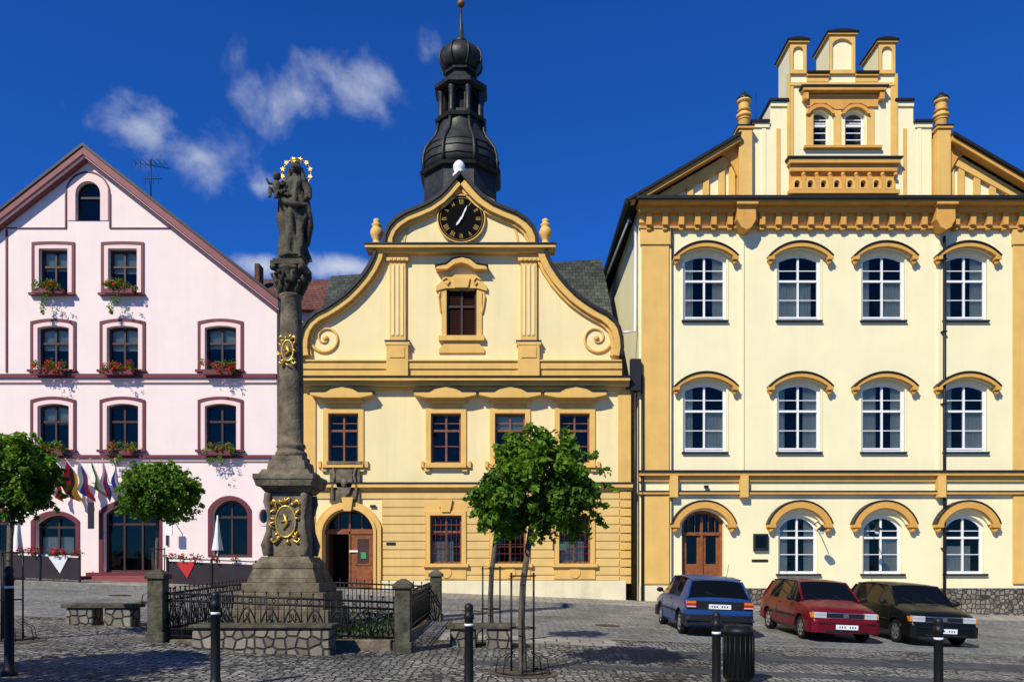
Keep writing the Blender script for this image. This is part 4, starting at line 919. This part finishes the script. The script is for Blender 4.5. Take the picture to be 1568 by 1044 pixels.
def bin_(px,d,top):
    x=(px-784)/1200*d; g=gz(x,d); h=Z(top,d)-g; E=empty('litter_bin',(x,d,g)); m=M('bin_body',E); r=.22
    m.lathe(x,d,[(r-.03,g+.04),(r,g+.07),(r,g+h-.12),(r+.015,g+h-.11),(r+.015,g+h-.06),(r,g+h-.05),(r-.02,g+h),(r-.05,g+h-.01),(r-.05,g+h-.25)],24,IRON)
    for i in range(18):
        a=i*math.pi/9; m.tube([(x+(r+.006)*math.cos(a),d+(r+.006)*math.sin(a),g+.1),(x+(r+.006)*math.cos(a),d+(r+.006)*math.sin(a),g+h-.15)],.010,IRON,4)
    m.lathe(x,d,[(.16,g-.02),(.16,g+.04)],16,IRON); m.done()
bin_(1131,12.0,957)
def terrace(px0,px1,d):
    x0,x1=X(px0,d),X(px1,d); E=empty('cafe_terrace_railing',((x0+x1)/2,d,0)); m=M('railing',E); n=max(2,round((x1-x0)/1.3))
    for i in range(n+1):
        x=x0+(x1-x0)*i/n; g=gz(x,d)+.1; m.box(x-.03,x+.03,d-.03,d+.03,g,g+1.05,IRON)
        if i<n:
            xb=x0+(x1-x0)*(i+1)/n; gb=gz(xb,d)+.1
            m.add([(x+.03,d,g+.12),(xb-.03,d,gb+.12),(xb-.03,d+.01,gb+.9),(x+.03,d+.01,g+.9)],[(0,1,2,3)],CANVAS); m.tube([(x,d,g+1.0),(xb,d,gb+1.0)],.02,IRON)
            if i%2==0: m.ext([[(x+.3,g+.88),(x+1.0,g+.88),(x+.7,g+.3)]],d-.02,d-.012,REDC if i%4==0 else CLOTHW)
    m.done(); cl=[];fl=[]
    for i in range(int((x1-x0)*3)):
        x=random.uniform(x0,x1); g=gz(x,d)+1.14; cl.append(((x,d,g),.16,26,.5)); 
        if random.random()<.85: fl.append(((x,d-.1,g+.06),.15,20,.5))
    leaves('planter_foliage',E,cl,.07,LEAFD); leaves('planter_flowers',E,fl,.075,FLOW)
terrace(-60,122,27.3); terrace(256,392,27.3)
def parasol(px,d,ytop,ybot):
    x=X(px,d); E=M('folded_parasol'); g=gz(x,d)+.12; zt,zb=Z(ytop,d),Z(ybot,d)
    E.tube([(x,d,g),(x,d,zt+.1)],.025,WHITE,8); E.lathe(x,d,[(.25,g),(.22,g+.08),(.04,g+.1)],12,GRANITE)
    n=16; pr=[(.02,zt),(.06,zt-.15),(.1,(zt+zb)/2),(.17,zb+.15),(.2,zb)]; vs=[]
    for r,z in pr:
        for i in range(n): q=r*(1 if i%2 else .6); vs.append((x+q*math.cos(2*math.pi*i/n),d+q*math.sin(2*math.pi*i/n),z))
    E.add(vs,[(k*n+i,k*n+(i+1)%n,(k+1)*n+(i+1)%n,(k+1)*n+i) for k in range(4) for i in range(n)],CLOTHW,True); E.done()
parasol(333,27.8,793,842); parasol(27,27.8,780,845)
for px in (60,95,280,310,365):
    m=M('cafe_chair'); d=28.3; x=X(px,d); g=gz(x,d)+.13
    m.box(x-.22,x+.22,d-.2,d+.2,g+.43,g+.47,CLOTHW); m.box(x-.22,x+.22,d+.17,d+.2,g+.55,g+.9,CLOTHW)
    for a in (-.2,.2):
        for b in (-.18,.18): m.tube([(x+a,d+b,g),(x+a,d+b,g+(.9 if b>0 else .43))],.015,IRON,5)
    m.done(.01)
# ------------------------------------------------------------ cars
TYRE=mat('tyre_rubber',(.012,.012,.012),rough=.9,bump=.1,spec=.2); RIM=mat('silver_rim',(.50,.51,.52),rough=.3,metal=.8,bump=0)
CGL=mat('car_glass',(.004,.005,.005),rough=.04,var=0,bump=0,spec=.22); BUMP=mat('black_plastic',(.012,.012,.013),rough=.6,bump=0,spec=.25)
LENS=mat('headlight_lens',(.65,.68,.7),rough=.08,metal=.3,bump=0,coat=1); TAIL=mat('tail_lens',(.45,.01,.01),rough=.15,bump=0,coat=1); AMB=mat('amber_lens',(.7,.2,.01),rough=.2,bump=0)
PLATE=mat('number_plate',(.8,.8,.78),rough=.4,bump=0); CHR=mat('chrome',(.7,.7,.7),rough=.15,metal=1,bump=0,var=0)
def car(x,y,flip,paint,plastic):
    E=empty('parked_car',(0,0,0))
    st=[(0,.74,.34,.55,.70,.60),(.04,.80,.26,.60,.77,.66),(.10,.815,.24,.80,.77,.86),(.15,.82,.23,.88,.74,.935),(.44,.825,.22,.90,.59,1.33),(.56,.825,.22,.905,.60,1.385),(.78,.83,.22,.91,.61,1.41),(1.40,.83,.2,.91,.62,1.425),(1.48,.83,.2,.91,.62,1.425),(2.12,.83,.2,.91,.61,1.415),(2.20,.83,.2,.91,.61,1.41),(2.36,.83,.2,.905,.595,1.38),(2.95,.825,.2,.885,.69,.955),(3.03,.82,.2,.865,.71,.925),(3.45,.81,.21,.80,.69,.85),(3.70,.80,.22,.72,.66,.765),(3.80,.785,.24,.64,.66,.68),(3.86,.77,.27,.53,.68,.56),(3.90,.70,.33,.48,.62,.50)]
    B=M('body',E); vs=[];n=0
    secs=[]
    for s,w,zu,zb,wt,zt in st:
        h=[(w*.90,zu),(w*.985,zu+.09),(w,(zu+zb)/2+.02),(w*.985,zb-.05),(w*.955,zb),(wt,zt-.025),(wt*.72,zt),(wt*.36,zt+.012)]
        full=[(0,zu)]+h+[(0,zt+.016)]+[(-a,b) for a,b in reversed(h)]
        secs.append([(a,s,b) for a,b in full]); n=len(full)
    for q in secs: vs+=q
    gl=[];bd=[]
    for k in range(len(secs)-1):
        for i in range(n):
            j=(i+1)%n; f=(k*n+i,k*n+j,(k+1)*n+j,(k+1)*n+i)
            ii=i if i<9 else n-1-i
            side = ii==5; topf= ii in (6,7,8)
            if side and k in (6,8,10,11): gl.append(f)
            elif topf and k in (3,11): gl.append(f)
            elif side and k in (7,9): bd.append((f,BUMP))
            else: bd.append((f,paint))
    B.add(vs,[f for f,m in bd if m is paint]+[tuple(range(n)),tuple(range((len(secs)-1)*n,len(secs)*n))],paint,True)
    o=B.done(fix=False)
    me=o.data; bm=bmesh.new(); bm.from_mesh(me); bm.verts.ensure_lookup_table(); me.materials.append(CGL); me.materials.append(BUMP); me.materials.append(TYRE)
    for f in gl:
        F=bm.faces.new([bm.verts[i] for i in f]); F.material_index=1; F.smooth=True
    for f,m in bd:
        if m is BUMP: F=bm.faces.new([bm.verts[i] for i in f]); F.material_index=2; F.smooth=True
    bmesh.ops.recalc_face_normals(bm,faces=bm.faces)
    for e in bm.edges:
        if len(e.link_faces)==2 and (e.link_faces[0].material_index!=e.link_faces[1].material_index or e.calc_face_angle(0)>.6): e.smooth=False
    bm.to_mesh(me); bm.free()
    Wc=M('cut'); 
    for s in (.72,3.14):
        for a in (-1,1):
            k=24; v=[];
            for xx in (a*.55,a*1.0):
                v+=[(xx,s+.335*math.cos(2*math.pi*i/k),.30+.335*math.sin(2*math.pi*i/k)) for i in range(k)]
            Wc.add(v,[(i,(i+1)%k,(i+1)%k+k,i+k) for i in range(k)]+[tuple(range(k)),tuple(range(k,2*k))],TYRE)
    c=Wc.done(); md=o.modifiers.new('b','BOOLEAN'); md.object=c; md.operation='DIFFERENCE'; md.solver='EXACT'
    try: md.material_mode='TRANSFER'
    except Exception: pass
    dg=bpy.context.evaluated_depsgraph_get(); nm=bpy.data.meshes.new_from_object(o.evaluated_get(dg)); o.modifiers.clear(); o.data=nm
    bpy.data.objects.remove(c)
    P=M('fittings',E)
    for s in (.72,3.14):
        for a in (-1,1):
            k=24; pr=[(.17,.60),(.27,.61),(.292,.64),(.295,.70),(.292,.77),(.275,.795),(.20,.80),(.195,.785)]
            v=[]; 
            for r,xx in pr: v+=[(a*xx,s+r*math.cos(2*math.pi*i/k),.292+r*math.sin(2*math.pi*i/k)) for i in range(k)]
            P.add(v,[(q*k+i,q*k+(i+1)%k,(q+1)*k+(i+1)%k,(q+1)*k+i) for q in range(len(pr)-1) for i in range(k)],TYRE,True)
            pr=[(.196,.785),(.19,.79),(.17,.775),(.08,.79),(.05,.80),(.001,.80)]; v=[]
            for r,xx in pr: v+=[(a*xx,s+r*math.cos(2*math.pi*i/k),.292+r*math.sin(2*math.pi*i/k)) for i in range(k)]
            P.add(v,[(q*k+i,q*k+(i+1)%k,(q+1)*k+(i+1)%k,(q+1)*k+i) for q in range(len(pr)-1) for i in range(k)],RIM,True)
            for i in range(6):
                t=i*math.pi/3; P.ball((a*.787,s+.125*math.cos(t),.292+.125*math.sin(t)),.028,TYRE,sx=.3,n=8,k=6)
            P.tube([(a*.826,s+.345*math.cos(math.pi*i/12),.30+.345*math.sin(math.pi*i/12)) for i in range(13)],.014,BUMP if plastic else paint,5)
    def bumper(s0,dr,mt,zl,zh):
        o_=[(-.835,s0+dr*.42),(-.835,s0+dr*.12),(-.80,s0+dr*.02),(-.68,s0-dr*.05),(-.3,s0-dr*.075),(.3,s0-dr*.075),(.68,s0-dr*.05),(.80,s0+dr*.02),(.835,s0+dr*.12),(.835,s0+dr*.42),(.78,s0+dr*.42),(.76,s0+dr*.1),(-.76,s0+dr*.1),(-.78,s0+dr*.42)]
        P.ext([o_],zl,zh,mt,'z')
    bumper(.02,1,BUMP if plastic else paint,.30,.54); bumper(3.88,-1,BUMP if plastic else paint,.24,.50)
    P.box(-.80,.80,-.075,-.02,.40,.44,BUMP)
    for a in (-1,1):
        x0,x1=sorted((a*.56,a*.79)); P.box(x0,x1,.0,.16,.70,.86,TAIL); P.box(x0+.01,x1-.01,-.006,.0,.80,.85,AMB); P.box(x0+.01,x1-.01,-.006,.0,.71,.74,LENS)
        x0,x1=sorted((a*.45,a*.74)); P.box(x0,x1,3.70,3.855,.58,.715,LENS); P.box(x0,x1,3.855,3.862,.655,.66,CHR)
        x0,x1=sorted((a*.745,a*.79)); P.box(x0,x1,3.66,3.82,.58,.70,AMB)
        P.ball((a*.92,2.70,.98),.085,BUMP,sx=1.1,sy=.55,sz=.8); P.tube([(a*.80,2.72,.93),(a*.88,2.71,.95)],.02,BUMP)
        P.tube([(a*.60,2.34,1.37),(a*.70,2.96,.94)],.026,paint,6); P.tube([(a*.60,.43,1.32),(a*.745,.14,.92)],.03,paint,6)
        P.tube([(a*.838,.95,.55),(a*.842,2.0,.55),(a*.835,2.75,.55)],.022,BUMP,6)
        P.tube([(a*.63,.6,1.365),(a*.64,1.4,1.40),(a*.62,2.3,1.375)],.012,BUMP,5)
        P.tube([(a*.82,1.6,.82),(a*.83,1.74,.82)],.016,BUMP,5); P.tube([(a*.8,2.83,.36),(a*.838,2.84,.60),(a*.8,2.86,.88)],.005,BUMP,4); P.tube([(a*.834,1.45,.36),(a*.838,1.45,.60),(a*.8,1.45,.9)],.005,BUMP,4)
    if plastic: P.box(-.55,.55,.03,.1,.66,.86,BUMP)
    P.box(-.26,.26,.0,.03,.68,.79,PLATE)
    for i in range(7): 
        if i!=3:
            P.box(-.205+.06*i,-.175+.06*i,-.004,.0,.715,.76,BUMP)
            P.box(-.205+.06*i,-.175+.06*i,3.962,3.966,.365,.405,BUMP)
    P.box(-.26,.26,3.95,3.962,.33,.44,PLATE)
    P.box(-.42,.42,3.80,3.862,.585,.70,BUMP); P.tube([(-.43,3.865,.70),(.43,3.865,.70)],.012,CHR,5); P.tube([(-.43,3.865,.585),(.43,3.865,.585)],.010,CHR,5); P.box(-.06,.06,3.86,3.88,.60,.69,CHR)
    P.box(-.5,.5,3.955,3.96,.26,.31,BUMP); P.box(-.66,.66,3.945,3.958,.455,.475,BUMP)
    P.tube([(-.3,2.99,.965),(-.1,2.8,1.085)],.010,BUMP,4); P.tube([(.25,2.99,.965),(.5,2.8,1.07)],.010,BUMP,4); P.tube([(0,.14,.965),(-.3,.22,1.06)],.010,BUMP,4)
    P.tube([(.3,.7,1.42),(.3,.5,1.75)],.006,BUMP,4)
    P.done(.006)
    slx=math.atan(.04); sly=math.atan(.026)
    if flip: E.rotation_euler=(-sly,-slx,math.pi); E.location=(x,y+3.9,gz(x,y+3.9))
    else: E.rotation_euler=(sly,slx,0); E.location=(x,y,gz(x,y))
    for ch in E.children: ch.matrix_parent_inverse=Matrix.Identity(4)
def paintm(n,c): return mat(n,c,rough=.32,var=.03,bump=0,coat=.12,spec=.18)
car(4.88,18.5,False,paintm('blue_car_paint',(.012,.045,.16)),True)
car(7.83,18.4,True,paintm('dark_red_car_paint',(.12,.004,.010)),False)
car(10.15,18.4,True,paintm('black_car_paint',(.004,.006,.005)),False)
# ------------------------------------------------------------ light, sky, camera
trav=Vector((.68,1,-1.05)).normalized()
sun=bpy.data.lights.new('sun','SUN'); sun.energy=5.0; sun.angle=math.radians(.5); sun.color=(1,.95,.84)
so=bpy.data.objects.new('sun',sun); sc.collection.objects.link(so); so.rotation_euler=trav.to_track_quat('-Z','Y').to_euler(); so.location=(-10,-10,30)
elev=math.asin(-trav.z); az=math.atan2(-trav.x,-trav.y)
w=bpy.data.worlds.new('World'); sc.world=w; w.use_nodes=True; nt=w.node_tree; L=nt.links.new
bg_=nt.nodes['Background']; sky=N(nt,'ShaderNodeTexSky',sky_type='NISHITA'); sky.sun_disc=False; sky.sun_elevation=elev; sky.sun_rotation=az%(2*math.pi); sky.air_density=1.0; sky.dust_density=.1; sky.ozone_density=4.0; sky.altitude=600
bg_.inputs[1].default_value=.08
tint=N(nt,'ShaderNodeMixRGB',blend_type='MULTIPLY'); tint.inputs[0].default_value=1; tint.inputs[2].default_value=(.16,.72,1.72,1); L(sky.outputs[0],tint.inputs[1])
tc=N(nt,'ShaderNodeTexCoord'); V=tc.outputs['Generated']
def cloudmask(px,py,rx,rz,amt):
    dv=Vector(((px-784)/1200,1,(871-py)/1200)).normalized()
    s=N(nt,'ShaderNodeVectorMath',operation='SUBTRACT'); L(V,s.inputs[0]); s.inputs[1].default_value=dv
    m=N(nt,'ShaderNodeVectorMath',operation='MULTIPLY'); L(s.outputs[0],m.inputs[0]); m.inputs[1].default_value=(1200/rx,3,1200/rz)
    l=N(nt,'ShaderNodeVectorMath',operation='LENGTH'); L(m.outputs[0],l.inputs[0])
    r=N(nt,'ShaderNodeMapRange'); r.inputs[1].default_value=0; r.inputs[2].default_value=1.5; r.inputs[3].default_value=amt; r.inputs[4].default_value=-.6; L(l.outputs['Value'],r.inputs[0]); return r.outputs[0]
ms=[cloudmask(550,140,88,52,.55),cloudmask(455,145,95,50,.5),cloudmask(215,205,72,45,.55),cloudmask(302,240,75,52,.65),cloudmask(400,285,60,22,.35),cloudmask(520,408,70,22,1.0),cloudmask(400,408,45,20,.9),cloudmask(650,75,25,22,.2)]
cur=ms[0]
for q in ms[1:]:
    mx=N(nt,'ShaderNodeMath',operation='MAXIMUM'); L(cur,mx.inputs[0]); L(q,mx.inputs[1]); cur=mx.outputs[0]
nz=N(nt,'ShaderNodeTexNoise',Scale=13.0,Detail=10.0,Roughness=.58,Distortion=.25); L(V,nz.inputs['Vector'])
nr=N(nt,'ShaderNodeMapRange'); nr.inputs[1].default_value=.25; nr.inputs[2].default_value=.75; nr.inputs[3].default_value=-.6; nr.inputs[4].default_value=.65; L(nz.outputs['Fac'],nr.inputs[0])
sm=N(nt,'ShaderNodeMath',operation='ADD'); L(cur,sm.inputs[0]); L(nr.outputs[0],sm.inputs[1])
cr=N(nt,'ShaderNodeMapRange',interpolation_type='SMOOTHSTEP'); cr.inputs[1].default_value=-.1; cr.inputs[2].default_value=1.1; cr.inputs[4].default_value=.80; L(sm.outputs[0],cr.inputs[0])
cm=N(nt,'ShaderNodeMix',data_type='RGBA'); L(cr.outputs[0],cm.inputs[0]); L(tint.outputs[0],cm.inputs[6]); cm.inputs[7].default_value=(8.6,9.3,10.2,1)
L(cm.outputs[2],bg_.inputs[0])
cam=bpy.data.cameras.new('camera'); co=bpy.data.objects.new('camera',cam); sc.collection.objects.link(co)
co.location=(0,0,1.6); co.rotation_euler=(math.radians(90),0,0); cam.lens=1200/1568*36; cam.sensor_width=36; cam.shift_y=(871-522)/1568; cam.clip_end=3000
sc.camera=co
sc.view_settings.view_transform='Standard'; sc.view_settings.look='None'; sc.view_settings.exposure=0; sc.view_settings.gamma=1
